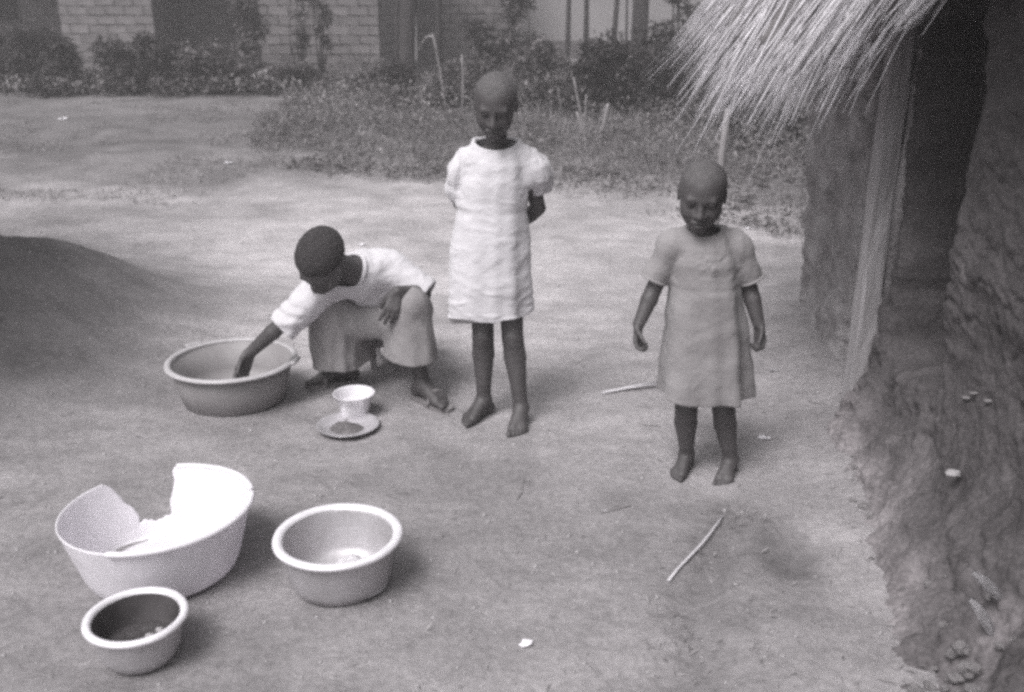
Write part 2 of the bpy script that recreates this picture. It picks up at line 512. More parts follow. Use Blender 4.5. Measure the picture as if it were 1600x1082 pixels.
def head(F, c, f, u, hh, neck, rn):
    A = frame(f, u); c = np.array(c, float)
    P = lambda x, y, z: c + hh * (x * A[0] + y * A[1] + z * A[2])
    E = lambda p, r, k=0.05, op='add': F.ell(P(*p), np.array(r) * hh, A, k * hh, op)
    F.cap(P(0, -0.10, -0.22), neck, rn, rn * 1.08, 0.03)
    E((0, -0.05, 0.14), (0.355, 0.445, 0.365), 0.02)
    E((0, 0.12, -0.10), (0.295, 0.27, 0.33), 0.12)
    E((0, 0.17, -0.30), (0.205, 0.20, 0.175), 0.12)
    E((0, 0.285, -0.415), (0.09, 0.085, 0.08), 0.09)
    for s in (-1, 1):
        E((s * 0.165, 0.22, -0.15), (0.12, 0.13, 0.13), 0.1)
        E((s * 0.145, 0.425, -0.005), (0.095, 0.085, 0.06), 0.07, 'cut')
        E((s * 0.142, 0.322, -0.012), (0.068, 0.062, 0.058), 0.02)
        E((s * 0.345, -0.06, -0.03), (0.035, 0.085, 0.12), 0.03)
        E((s * 0.362, -0.035, -0.02), (0.02, 0.045, 0.075), 0.02, 'cut')
        E((s * 0.062, 0.405, -0.165), (0.052, 0.05, 0.04), 0.04)
    F.cap(P(-0.17, 0.345, 0.07), P(0.17, 0.345, 0.07), 0.05 * hh, 0.05 * hh, 0.06 * hh)
    F.cap(P(0, 0.375, 0.02), P(0, 0.445, -0.15), 0.04 * hh, 0.062 * hh, 0.05 * hh)
    E((0, 0.40, -0.262), (0.125, 0.06, 0.036), 0.03)
    E((0, 0.385, -0.325), (0.105, 0.065, 0.04), 0.03)
    F.cap(P(-0.11, 0.43, -0.293), P(0.11, 0.43, -0.293), 0.012 * hh, 0.012 * hh, 0.02 * hh, 'cut')
    return P, A

def hand(F, wr, d, n, s, L, curl=(0.35, 0.5, 0.4), thumb=0.3, splay=0.1):
    wr = np.array(wr, float)
    d = np.array(Vector(d).normalized()); n = Vector(n); n = np.array((n - Vector(d) * n.dot(Vector(d))).normalized())
    sd_ = np.cross(d, n); s = sd_ if np.dot(sd_, np.array(s)) > 0 else -sd_
    ln, off = (0.40, 0.45, 0.41, 0.32), (0.155, 0.055, -0.045, -0.135)
    for i in range(4):
        kn = wr + d * (0.50 - 0.02 * abs(i - 1)) * L + s * off[i] * L + n * 0.02 * L
        F.cap(wr + s * off[i] * 0.55 * L, kn, 0.085 * L, 0.078 * L, 0.05 * L)
        p, a = kn, 0.0
        dd = d + s * splay * (1.4 - i)
        dd /= np.linalg.norm(dd)
        rr = [0.064, 0.058, 0.052, 0.043]
        for q, fr in enumerate((0.46, 0.30, 0.24)):
            a += curl[q] * (1 + 0.12 * i)
            e = p + (dd * math.cos(a) + n * math.sin(a)) * ln[i] * fr * L
            F.cap(p, e, rr[q] * L * (0.9 if i == 3 else 1), rr[q + 1] * L * (0.9 if i == 3 else 1), 0.012 * L)
            p = e
    t0 = wr + d * 0.12 * L + s * 0.12 * L
    t1 = t0 + (d * 0.62 + s * 0.55 + n * (0.25 + thumb)) * 0.20 * L
    t2 = t1 + (d * 0.85 + s * 0.22 + n * (0.2 + thumb)) * 0.17 * L
    t3 = t2 + (d * 0.92 + s * 0.05 + n * (0.2 + thumb)) * 0.13 * L
    F.cap(t0, t1, 0.085 * L, 0.07 * L, 0.05 * L); F.cap(t1, t2, 0.066 * L, 0.058 * L, 0.012 * L); F.cap(t2, t3, 0.058 * L, 0.046 * L, 0.01 * L)

def foot(F, an, f, L, zg, inner):
    """an: ankle joint, f: horizontal direction of the toes, inner: direction of the big toe side"""
    an = np.array(an, float); f = np.array(Vector((f[0], f[1], 0)).normalized())
    s = np.array((-f[1], f[0], 0)); s = s if np.dot(s, np.array((inner[0], inner[1], 0))) > 0 else -s
    z = lambda p, h: np.array((p[0], p[1], zg + h))
    F.cap(an, z(an - f * 0.17 * L, 0.12 * L), 0.14 * L, 0.125 * L, 0.06 * L)
    F.cap(z(an - f * 0.17 * L, 0.10 * L), z(an + f * 0.42 * L - s * 0.10 * L, 0.08 * L), 0.105 * L, 0.085 * L, 0.06 * L)
    F.cap(an, z(an + f * 0.47 * L + s * 0.09 * L, 0.095 * L), 0.15 * L, 0.105 * L, 0.08 * L)
    F.cap(an, z(an + f * 0.42 * L - s * 0.06 * L, 0.085 * L), 0.13 * L, 0.09 * L, 0.08 * L)
    F.cap(z(an + f * 0.47 * L + s * 0.09 * L, 0.085 * L), z(an + f * 0.42 * L - s * 0.12 * L, 0.075 * L), 0.09 * L, 0.075 * L, 0.05 * L)
    for i in range(5):
        lat = (0.135, 0.05, -0.015, -0.075, -0.13)[i]
        b0 = z(an + f * (0.50 - 0.022 * i) * L + s * lat * L, 0.075 * L)
        ln = (0.20, 0.185, 0.165, 0.145, 0.115)[i]
        r = (0.058, 0.043, 0.041, 0.039, 0.037)[i]
        m_ = z(b0 + f * ln * 0.6 * L, 0.082 * L if i else 0.07 * L)
        F.cap(b0, m_, r * L, r * L, 0.012 * L)
        F.cap(m_, z(b0 + f * ln * L, r * L * 0.95), r * L, r * L * 0.92, 0.006 * L)

def leg(F, hip, knee, an, s, th=1.0):
    hip, knee, an = [np.array(q, float) for q in (hip, knee, an)]
    back = np.array((0, 1, 0)) * 0.012 * s
    F.chain([hip, hip + (knee - hip) * 0.5, knee], [0.066 * s * th, 0.055 * s * th, 0.041 * s], 0.004)
    F.chain([knee, knee + (an - knee) * 0.3 + back, knee + (an - knee) * 0.72, an], [0.041 * s, 0.043 * s, 0.030 * s, 0.027 * s], 0.004)
    F.cap(knee - back, knee - back + (an - knee) * 0.06, 0.033 * s, 0.031 * s, 0.012)

def arm(F, sh, el, wr, s):
    sh, el, wr = [np.array(q, float) for q in (sh, el, wr)]
    F.chain([sh, sh + (el - sh) * 0.45, el], [0.037 * s, 0.033 * s, 0.027 * s], 0.004)
    F.chain([el, el + (wr - el) * 0.3, wr], [0.028 * s, 0.029 * s, 0.0205 * s], 0.004)

def paint_face(me, P, hh, root):
    """eyelid line and lips as material slots of the one body mesh"""
    for k in ('skin', 'eye', 'lip', 'sole'): me.materials.append(M[k])
    n = len(me.polygons)
    c = np.empty(n * 3, np.float32); me.polygons.foreach_get('center', c); c = c.reshape(-1, 3) + np.array(root)
    idx = np.zeros(n, np.int32)
    for s in (-1, 1):
        q = np.linalg.norm((c - P(s * 0.142, 0.385, -0.03)) / np.array(hh), axis=1)
        idx[q < 0.042] = 1
    q = c - P(0, 0.43, -0.293)
    idx[np.linalg.norm(q, axis=1) < 0.085 * hh] = 2
    me.polygons.foreach_set('material_index', idx)

def hair_mesh(name, P, A, c, hh, root, grow, amp, slope=0.55, cut=0.03, vox=0.003):
    c = np.array(c, float)
    F = Field(c - 0.62 * hh, c + 0.62 * hh, vox)
    F.ell(P(0, -0.05, 0.14), (np.array((0.355, 0.445, 0.365)) * hh), A, 0)
    sl, X, Y, Z = F.full()
    X, Y, Z = X - c[0], Y - c[1], Z - c[2]
    f = (A[1, 0] * X + A[1, 1] * Y + A[1, 2] * Z) / hh; u = (A[2, 0] * X + A[2, 1] * Y + A[2, 2] * Z) / hh
    r = (A[0, 0] * X + A[0, 1] * Y + A[0, 2] * Z) / hh
    F.ripple(lambda x, y, z: amp * vnoise(x / 0.006, y / 0.006, z / 0.006))
    line = cut + slope * f - 0.18 * np.clip(np.abs(r) - 0.2, 0, 1)
    F.d -= ((grow + 0.0016) * sstep(0.0, 0.22, u - line) - 0.0016).astype(np.float32)
    F.d = np.maximum(F.d, ((line - u) * hh * 0.85).astype(np.float32))
    return surface(name, F, root)

def cloth_profile(F, prof, folds, noise=0.0, nscale=14.0, seed=0):
    """a garment round a vertical axis; prof rows: z, cx, cy, a, b"""
    prof = np.array(sorted(prof))
    lo = np.array((prof[:, 1].min() - prof[:, 3].max() - 0.06, prof[:, 2].min() - prof[:, 4].max() - 0.06, prof[0, 0] - 0.01))
    hi = np.array((prof[:, 1].max() + prof[:, 3].max() + 0.06, prof[:, 2].max() + prof[:, 4].max() + 0.06, prof[-1, 0] + 0.03))
    sl, X, Y, Z = F.sub(lo, hi)
    ip = lambda k: np.interp(Z, prof[:, 0], prof[:, k]).astype(np.float32)
    cx, cy, a, b = ip(1), ip(2), ip(3), ip(4)
    th = np.arctan2(Y - cy, X - cx)
    amp = 0
    for (n, ph, a_hem, a_top, zt) in folds:
        wz = np.clip((zt - Z) / (zt - prof[0, 0]), 0, 1)
        amp = amp + (a_top + (a_hem - a_top) * wz ** 1.3) * np.sin(n * th + ph + 1.2 * np.sin(th * 2 + ph))
    v = (np.sqrt(((X - cx) / a) ** 2 + ((Y - cy) / b) ** 2) - 1) * np.minimum(a, b) - amp
    v = np.maximum(v, Z - prof[-1, 0])
    F.comb(sl, v.astype(np.float32), 0, 'add')
    if noise:
        F.ripple(lambda x, y, z: noise * fbm(x * nscale + seed, y * nscale, z * nscale * 1.3, 3))

def shell(F, th):
    F.d = np.maximum(F.d, -(F.d + np.float32(th)))

def cutplane(F, p, n, lo, hi, wav=0.0):
    """remove what lies beyond the plane (p, n) inside the box lo..hi"""
    p = np.array(p, float); n = np.array(Vector(n).normalized())
    sl, X, Y, Z = F.sub(lo, hi)
    v = (X - p[0]) * n[0] + (Y - p[1]) * n[1] + (Z - p[2]) * n[2]
    if wav: v = v + wav * np.sin(X * 38 + Y * 27) + wav * 0.7 * np.sin(X * 17 - Y * 31 + 1.0)
    F.d[sl] = np.maximum(F.d[sl], v.astype(np.float32))

# ================================================================== THE SETTING: ground
def build_ground():
    def axis(fine, mids):
        out = []
        for a, b, st in mids: out.append(np.arange(a, b, st))
        return np.concatenate(out)
    xs = np.concatenate([-np.geomspace(90, 5.2, 26), np.arange(-5, -2.4, 0.08), np.arange(-2.4, 2.2, 0.022), np.arange(2.2, 5.2, 0.1), np.geomspace(5.4, 90, 26)])
    ys = np.concatenate([-np.geomspace(60, 0.8, 14), np.arange(-0.6, 1.3, 0.12), np.arange(1.3, 4.6, 0.022), np.arange(4.6, 9, 0.045), np.arange(9, 16, 0.12), np.geomspace(16.2, 160, 30)])
    X, Y = np.meshgrid(xs, ys, indexing='ij')
    Z = hgt(X, Y)
    V = np.stack([X, Y, Z], -1).reshape(-1, 3)
    nx, ny = X.shape
    i = np.arange(nx * ny).reshape(nx, ny)
    Q = np.stack([i[:-1, :-1], i[1:, :-1], i[1:, 1:], i[:-1, 1:]], -1).reshape(-1, 4)
    me = mesh('ground', V, Q)
    # how pale the soil is: dusty trodden middle of the yard, darker humus under plants, damp hollow by the gully
    d = np.full(X.shape, 0.25)
    wob = 0.6 * fbm(X * 0.8, Y * 0.8, 4.0, 3)
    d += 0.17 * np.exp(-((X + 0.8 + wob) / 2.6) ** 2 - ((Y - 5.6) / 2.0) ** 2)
    d += 0.09 * np.exp(-((X - 0.95) / 0.22) ** 2 - ((Y - 2.3) / 0.7) ** 2)
    d -= 0.11 * sstep(6.6, 9.5, Y + 1.5 * wob)
    d *= 1 + 0.35 * sstep(5.5, 8, Y) * fbm(X * 1.6, Y * 3.2, 15.0, 5)
    d -= 0.14 * np.exp(-(((X - 0.79) / 0.10) ** 2 + ((Y - 2.42) / 0.16) ** 2) ** 2)
    d -= 0.06 * np.exp(-((X - 0.63) / 0.10) ** 2 - ((Y - 2.68) / 0.10) ** 2)
    d -= 0.05 * np.exp(-((X - (0.46 + 0.26 * (Y - 1.9))) / 0.12) ** 2) * sstep(1.4, 1.9, Y) * (1 - sstep(2.6, 2.9, Y))
    d -= 0.205 * np.exp(-(((X + 2.8 + 0.2 * wob) / 1.25) ** 2 + ((Y - 4.25) / 1.2) ** 2) ** 2)  # dark mound soil, deepened to carry the left hut's soft shade
    d *= 1 + 0.28 * fbm(X * 2.2, Y * 3.0, 8.0, 5)
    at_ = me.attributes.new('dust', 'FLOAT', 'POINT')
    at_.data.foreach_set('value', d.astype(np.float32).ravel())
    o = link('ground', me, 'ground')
    tag(o, 'bare trodden earth of the yard with pale dusty patches', None, None, 'structure')
build_ground()

# ================================================================== right hut: mud wall, doorway, post, thatch
def wall_x(y): return 1.25 + 0.10 * (y - 2.4)
def build_hut():
    root = empty('mud_hut', (1.5, 3.0, 0.0))
    RT = np.array((1.5, 3.0, 0.0))
    s = np.concatenate([np.arange(-0.6, 1.4, 0.03), np.arange(1.4, 3.7, 0.009), np.arange(3.7, 4.78, 0.013)])
    z = np.concatenate([np.arange(-0.06, 1.5, 0.0095), np.arange(1.5, 2.21, 0.05)])
    S, Z = np.meshgrid(s, z, indexing='ij')
    near = 1 - sstep(3.30, 3.45, S)
    fx = wall_x(S)
    toe = np.where(S < 3.3, np.clip(fx - (0.96 + (S - 1.84) * 0.2), 0.08, 0.30) + 0.03, 0.05 * sstep(4.8, 3.3, S) + 0.02)
    hz = 0.55 + 0.12 * fbm(S * 2.0, S * 0 + 3.0, 0, 3)
    X = fx + 0.02 - (toe + 0.05 * (S < 3.3)) * np.clip(1 - Z / hz, 0, 1) ** 2.2
    nz_ = np.gradient(X, axis=1) / np.gradient(Z, axis=1)
    ln = np.sqrt(1 + nz_ ** 2); nX, nZ = -1 / ln, nz_ / ln
    # broad lumps, crumbled surface, crust with cracks, rounded clods low down (measured outwards)
    low = sstep(0.70, 0.10, Z + 0.25 * fbm(S * 4, Z * 4, 7.0, 3))
    rough_ = (0.30 + 0.70 * near)
    D = 0.045 * fbm(S * 2.6, Z * 2.6, 2.0, 3) * rough_
    D += (0.015 + 0.020 * low) * fbm(S * 11, Z * 15, 5.0, 4) * rough_
    D += 0.007 * fbm(S * 38, Z * 44, 6.0, 3) * rough_
    f1, f2, val = voro(S * 5.5 + 1.2 * fbm(S * 6, Z * 6, 1.0, 4), Z * 9.5 + 1.2 * fbm(S * 6, Z * 6, 9.0, 4), 4)
    crack = np.exp(-((f2 - f1) / 0.045) ** 2) * sstep(0.0, 0.25, fbm(S * 4, Z * 4, 8.0, 2) + 0.10)
    D -= 0.014 * near * crack
    D += 0.012 * near * (val - 0.5) * sstep(0.0, 0.12, f2 - f1)
    f1, f2, val = voro(S * 15 + 0.5 * fbm(S * 20, Z * 20, 2.0, 2), Z * 17 + 0.5 * fbm(S * 20, Z * 20, 6.0, 2), 9)
    D += 0.022 * low * (0.2 + 0.8 * near) * np.clip(1 - (f1 / 0.6) ** 2, 0, 1) * (val > 0.6) * (0.4 + val) * sstep(-0.1, 0.25, fbm(S * 3, Z * 3, 31.0, 2))
    f1, f2, val = voro(S * 31, Z * 33, 12)
    D += 0.009 * low * near * np.clip(1 - (f1 / 0.6) ** 2, 0, 1) * (val > 0.65)
    # eroded strip behind the post
    strip = np.exp(-((S - 3.80 + 0.04 * fbm(Z * 4, Z * 0, 3.0, 3)) / 0.10) ** 4)
    D -= strip * (0.10 + 0.10 * fbm(S * 14, Z * 14, 3.0, 4))
    D += 0.003 * (1 - near) * fbm(S * 16, Z * 3.0, 3.0, 3) + 0.036 * (1 - near) * fbm(S * 10, Z * 12, 4.0, 5)
    X = X + D * nX; Zw = Z + D * nZ
    # doorway
    je = 0.045 * fbm(Z * 5, Z * 0, 2.0, 4)
    door = sstep(2.74, 2.80, S + je) * (1 - sstep(3.22, 3.30, S + 2 * je)) * sstep(0.34, 0.66, Z + 0.08 * fbm(S * 8, S * 0, 1.0, 3))
    X += 2.3 * door
    # slow lean of the far corner
    X -= 0.10 * sstep(4.0, 4.8, S) * np.clip(Z, 0, 1.3) * 0.8
    V = np.stack([X, S, Zw], -1).reshape(-1, 3)
    nx, ny = S.shape
    i = np.arange(nx * ny).reshape(nx, ny)
    Q = np.stack([i[:-1, :-1], i[:-1, 1:], i[1:, 1:], i[1:, :-1]], -1).reshape(-1, 4)
    me = mesh('front_wall', V - RT, Q)
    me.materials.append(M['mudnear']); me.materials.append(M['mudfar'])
    # pale yard soil splashed and washed over the foot of the wall, eave shade painted into the top
    off_ = fx - X
    soil_shade = 1.0 + 1.5 * sstep(0.20, -0.02, Z - 0.12 * sstep(2.2, 3.2, S) - 0.22 * fbm(S * 5, Z * 5, 41.0, 4)) - 0.35 * sstep(0.8, 1.3, Z)
    soil_shade = soil_shade * (1 - 0.94 * sstep(0.04, 0.35, door))             # darkness of the room painted into the doorway's colour
    sa_ = me.attributes.new('soil', 'FLOAT', 'POINT'); sa_.data.foreach_set('value', soil_shade.astype(np.float32).ravel())
    cs = ((S[:-1, :-1] + S[1:, 1:]) / 2).reshape(-1)
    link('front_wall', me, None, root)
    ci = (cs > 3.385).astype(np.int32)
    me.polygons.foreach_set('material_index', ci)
    # end wall facing away, back wall, floor of the dark room
    xe = np.linspace(float(X[-1, 60]) + 0.0, 4.0, 60); ze = np.linspace(-0.05, 2.2, 60)
    A, B = np.meshgrid(xe, ze, indexing='ij')
    Xc = np.interp(B, Z[-1], X[-1])
    A = Xc + (A - xe[0]) / (4.0 - xe[0]) * (4.0 - Xc)
    Yc = 4.775 + 0.02 * fbm(A * 6, B * 6, 1.0, 3) * sstep(0, 0.15, A - Xc)
    V = np.stack([A, Yc, B], -1).reshape(-1, 3); i = np.arange(3600).reshape(60, 60)
    Q = np.stack([i[:-1, :-1], i[:-1, 1:], i[1:, 1:], i[1:, :-1]], -1).reshape(-1, 4)
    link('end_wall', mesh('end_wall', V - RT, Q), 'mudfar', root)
    for nm, c, sz in (('back_wall', (4.05, 2.1, 0), (0.12, 5.6, 2.2)), ('near_wall', (2.6, -0.68, 0), (2.85, 0.12, 2.2))):
        link(nm, box_mesh(nm, *sz), 'mud', root, Vector(c) - Vector(RT), smooth=False)
    # door post
    V, Fc = [], []
    for k in range(13):
        zz = -0.05 + k * 0.16
        for x, y in ((-1, -1), (-0.75, -1.06), (0.75, -1.06), (1, -1), (1, 1), (-1, 1)):
            j = 0.004 * math.sin(k * 2.1 + x * 3 + y)
            V.append((1.316 + x * (0.036 - 0.004 * k / 12) + j, 3.435 + y * 0.04 + j, zz))
    for k in range(12):
        for q in range(6):
            r = (q + 1) % 6
            Fc.append((k * 6 + q, k * 6 + r, k * 6 + 6 + r, k * 6 + 6 + q))
    Fc += [(5, 4, 3, 2, 1, 0), tuple(range(72, 78))]
    link('door_post', mesh('door_post', np.array(V) - RT, Fc), 'wood', root, smooth=False)
    # pole leaning inside the frame of the doorway, in mud render
    v, f = tube([(1.375, 3.385, 0.35), (1.372, 3.38, 0.9), (1.385, 3.375, 1.4), (1.39, 3.37, 2.1)], [0.02, 0.026, 0.022, 0.024], 8)
    link('door_jamb', mesh('door_jamb', np.array([tuple(q) for q in v]) - RT, f), 'mudfar', root)
    # roof: sloping body of old thatch over the whole hut, eave edge sagging at the corner
    K = [  # u, root (roof line, above the picture), tip
        (-1.6, (1.35, -0.8, 1.98), (0.72, -0.8, 1.64)),
        (-0.5, (1.30, 2.2, 1.90), (0.86, 2.2, 1.66)),
        (0.0, at(1500, -190, 2.75), at(1360, -40, 2.8)),
        (0.33, at(1420, -90, 3.1), at(1262, 105, 3.1)),
        (0.66, at(1330, -80, 3.5), at(1152, 180, 3.4)),
        (1.0, at(1230, -80, 3.9), at(1082, 125, 3.75)),
        (1.35, at(1190, -110, 4.6), at(1075, 30, 4.7)),
        (2.0, (2.3, 5.0, 1.95), (2.3, 5.35, 1.55)),
    ]
    us = np.array([k[0] for k in K]); RO = np.array([tuple(k[1]) for k in K]); TI = np.array([tuple(k[2]) for k in K])
    ro = lambda u: np.array([np.interp(u, us, RO[:, i]) for i in range(3)]).T
    ti = lambda u: np.array([np.interp(u, us, TI[:, i]) for i in range(3)]).T
    uu = np.linspace(-1.6, 2.0, 90)
    rr, tt = ro(uu), ti(uu)
    ridge = np.stack([np.full(90, 2.7), np.clip(rr[:, 1], 0.2, 3.4), np.full(90, 3.0)], 1)
    rows = []
    for t in (-0.62, -0.45, -0.2, 0.0): rows.append(rr + (tt - rr) * -t * 1.0)
    lowr = [rows[0] + 0] ; rows = rows + [rr + (ridge - rr) * q + np.array((0, 0, 0.05)) * math.sin(q * 3) for q in (0.33, 0.66, 1.0)]
    top = np.array(rows)                                   # rows x 90 x 3
    top = top + (np.array([0, 0, 1.0])[None, None] * (0.03 * fbm(top[..., 1] * 9, top[..., 0] * 9, 1.0, 3))[..., None])
    bot = top + np.array([0.05, 0, -0.13])
    nR = top.shape[0]
    V = np.concatenate([top.reshape(-1, 3), bot.reshape(-1, 3)])
    i = np.arange(nR * 90).reshape(nR, 90); b = i + nR * 90
    q1 = np.stack([i[:-1, :-1], i[:-1, 1:], i[1:, 1:], i[1:, :-1]], -1).reshape(-1, 4)
    q2 = np.stack([b[:-1, :-1], b[1:, :-1], b[1:, 1:], b[:-1, 1:]], -1).reshape(-1, 4)
    e = np.stack([i[0, :-1], b[0, :-1], b[0, 1:], i[0, 1:]], -1)
    link('roof', mesh('roof', V - RT, np.concatenate([q1, q2, e])), 'thatchbase', root)
    v = [(2.7, 0.2, 3.0), (2.7, 3.4, 3.0), (4.6, 5.3, 1.6), (4.6, -0.9, 1.6), (2.3, 5.35, 1.55), (0.95, -0.8, 1.66)]
    link('roof_back', mesh('roof_back', np.array(v) - RT, [(0, 1, 2, 3), (1, 4, 2), (0, 3, 5)]), 'thatchbase', root, smooth=False)
    # stalks: a flat reed of four sections, long tips hanging free
    def stalk(u, over, under, wid, spread, ang=None, fac=None, sg=None):
        a, t = ro(np.array([u]))[0], ti(np.array([u]))[0]
        d = t - a
        L = np.linalg.norm(d); d /= L
        side = np.cross(d, (0, 0, 1)); side /= np.linalg.norm(side)
        nrm = np.cross(side, d)
        p = a - d * over + nrm * under + side * random.gauss(0, 0.04)
        ang = random.gauss(0, spread) if ang is None else ang
        d2 = d * math.cos(ang) + side * math.sin(ang)
        LL = over + L * random.choice((random.uniform(0.35, 0.95), random.uniform(0.7, 1.05), random.uniform(0.85, 1.30)))
        if fac is not None: LL = over + L * fac
        sag = random.uniform(0.0, 0.10) * (random.random() ** 1.5) if sg is None else sg
        pts = []
        for q in range(5):
            tt_ = q / 4
            pts.append(p + d2 * LL * tt_ + np.array((0, 0, -1.0)) * sag * tt_ ** 2.5 + side * 0.02 * math.sin(tt_ * 3 + u * 50) * random.random())
        tw = random.uniform(0, 3.14)
        wv = side * math.cos(tw) + nrm * math.sin(tw)
        wv2 = np.cross(wv, d2)
        V, Fc = [], []
        for q, pt in enumerate(pts):
            w_ = wid * (1.0, 1.0, 0.95, 0.75, 0.2)[q]
            V += [pt + wv * w_, pt + wv2 * w_ * 0.5, pt - wv * w_]
        for q in range(4):
            b_ = q * 3
            Fc += [(b_, b_ + 1, b_ + 4, b_ + 3), (b_ + 1, b_ + 2, b_ + 5, b_ + 4), (b_ + 2, b_, b_ + 3, b_ + 5)]
        return V, Fc
    bulk = []
    for k in range(200):                                   # tied tufts
        u0 = random.uniform(-0.35, 1.35); a0 = random.gauss(0, 0.17); ov = random.uniform(0.0, 0.4); un = random.uniform(-0.10, 0.03)
        fc0 = random.choice((random.uniform(0.3, 0.9), random.uniform(0.7, 1.1))); sg0 = random.uniform(0, 0.13) * random.random()
        wb = random.uniform(0.0014, 0.0036)
        for q in range(random.randint(7, 20)):
            bulk.append(stalk(u0 + random.gauss(0, 0.02), ov + random.uniform(-0.02, 0.05), un + random.gauss(0, 0.012), wb * random.uniform(0.7, 1.5), 0, a0 + random.gauss(0, 0.06), fc0 * random.uniform(0.75, 1.12), sg0 + random.uniform(0, 0.03)))
    for k in range(260):                                   # loose stragglers
        bulk.append(stalk(random.uniform(0.3, 1.25), random.uniform(0.0, 0.3), random.uniform(-0.1, 0.03), random.uniform(0.0012, 0.0026), 0.30, None, random.uniform(0.5, 1.22), random.uniform(0, 0.14)))
    for k in range(500):
        u = random.choice((random.uniform(-1.6, -0.35), random.uniform(1.3, 2.0)))
        bulk.append(stalk(u, random.uniform(0.0, 0.3), random.uniform(-0.10, 0.03), random.uniform(0.003, 0.005), 0.1))
    V, Fc = join(bulk)
    o = link('thatch', mesh('thatch', np.array(V) - RT, np.array(Fc)), 'straw', root, smooth=False)
    o['kind'] = 'stuff'
    for k in range(130):
        u = random.uniform(0.15, 1.1)
        V, Fc = stalk(u, random.uniform(0.05, 0.5), random.uniform(0.0, 0.05), random.uniform(0.003, 0.0058), 0.2)
        V = np.array(V); c = V[0].copy()
        link('thatch_stalk', mesh('thatch_stalk', V - c, np.array(Fc)), 'straw', root, Vector(c) - Vector(RT), smooth=False)
    tag(root, 'crumbling mud hut with thatched eaves and a dark doorway behind a wooden post', 'hut')
build_hut()

# ================================================================== hut standing outside the picture on the left; only its veranda post shows
def build_left_hut():
    c = Vector((-4.75, 3.2, 0))
    root = empty('round_hut', c)
    v, f = lathe([(1.75, -0.05), (1.76, 0.5), (1.74, 1.2), (1.72, 2.0)], 48, 0.006)
    link('wall', mesh('wall', v, f), 'mud', root)
    v, f = lathe([(2.32, 1.78), (2.34, 1.85), (1.6, 2.45), (0.8, 3.1), (0.02, 3.7)], 60, 0.012)
    v2, f2 = lathe([(2.32, 1.78), (1.6, 2.3), (0.02, 3.5)], 60, 0.012)
    v, f = join([(v, f), (v2, [q[::-1] for q in f2])])
    link('roof', mesh('roof', v, f), 'thatchbase', root)
    p = gp(0, 403)
    q = p - c
    v, f = tube([(q.x - 0.03, q.y, q.z - 0.05), (q.x - 0.035, q.y, q.z + 0.3), (q.x - 0.05, q.y + 0.01, q.z + 0.8), (q.x - 0.16, q.y - 0.05, q.z + 2.2)], [0.055, 0.05, 0.05, 0.045], 9)
    link('veranda_post', mesh('veranda_post', v, f), 'wood', root)
    v, f = tube([(q.x + 0.0, q.y - 0.02, q.z + 0.13), (q.x + 0.05, q.y - 0.06, q.z + 0.17)], [0.013, 0.01], 7)
    link('peg', mesh('peg', v, f), 'wood', root)
    tag(root, 'round hut at the edge of the yard whose wooden veranda post stands beyond the dark tree-like shadow', 'hut')
    root['label'] = 'round hut at the yard\'s edge, only its wooden veranda post in view'
build_left_hut()

# ================================================================== brick houses at the back
def brick_meshes():
    rg = random.Random(3)
    out = []
    for k in range(6):
        me = box_mesh('brick', 0.276, 0.10, 0.121, 0.006, rg, 0.008)
        me.materials.append(M['brick'])
        out.append(me)
    return out
BR = brick_meshes()
def lay(root, base, p0, p1, z0, z1, bond=0.0):
    """a panel of bricks from p0 to p1 (plan), courses from z0 to z1, with a mortar core behind"""
    a, b = Vector((p0[0], p0[1], 0)), Vector((p1[0], p1[1], 0))
    L = (b - a).length; d = (b - a).normalized(); n = Vector((d.y, -d.x, 0))
    ang = math.atan2(d.y, d.x)
    nb = max(1, round(L / 0.285)); st = L / nb
    k = 0; z = z0
    while z + 0.11 < z1:
        off = (0.5 if k % 2 else 0.0)
        for i in range(nb + (1 if k % 2 else 0)):
            cpos = (i + 0.5 - off) * st
            sc = 1.0
            if cpos < st * 0.3: cpos, sc = st * 0.25, 0.48
            elif cpos > L - st * 0.3: cpos, sc = L - st * 0.25, 0.48
            o = bpy.data.objects.new('brick', random.choice(BR)); COL.objects.link(o)
            o.parent = root
            o.location = a + d * cpos + n * (-0.04 + random.uniform(-0.008, 0.008)) + Vector((0, 0, z + random.uniform(-0.004, 0.004))) - base
            o.rotation_euler = (random.gauss(0, 0.015), random.gauss(0, 0.012), ang + random.gauss(0, 0.015))
            o.scale = (sc * st / 0.285, 1, 1)
        k += 1; z += 0.13
    return z

def slab(name, root, base, p0, p1, thick, z0, z1, material, back=0.0):
    a, b = Vector((p0[0], p0[1], 0)), Vector((p1[0], p1[1], 0))
    d = (b - a); n = Vector((d.y, -d.x, 0)).normalized()
    c = (a + b) / 2 - n * (thick / 2 + back)
    me = box_mesh(name, d.length, thick, z1 - z0)
    o = link(name, me, material, root, Vector((c.x, c.y, z0)) - base, smooth=False)
    o.rotation_euler = (0, 0, math.atan2(d.y, d.x))
    return o

def px_x(px, Y):      # X of an upright seen at picture column px, at eye level, distance Y
    return at(px, 40, Y).x

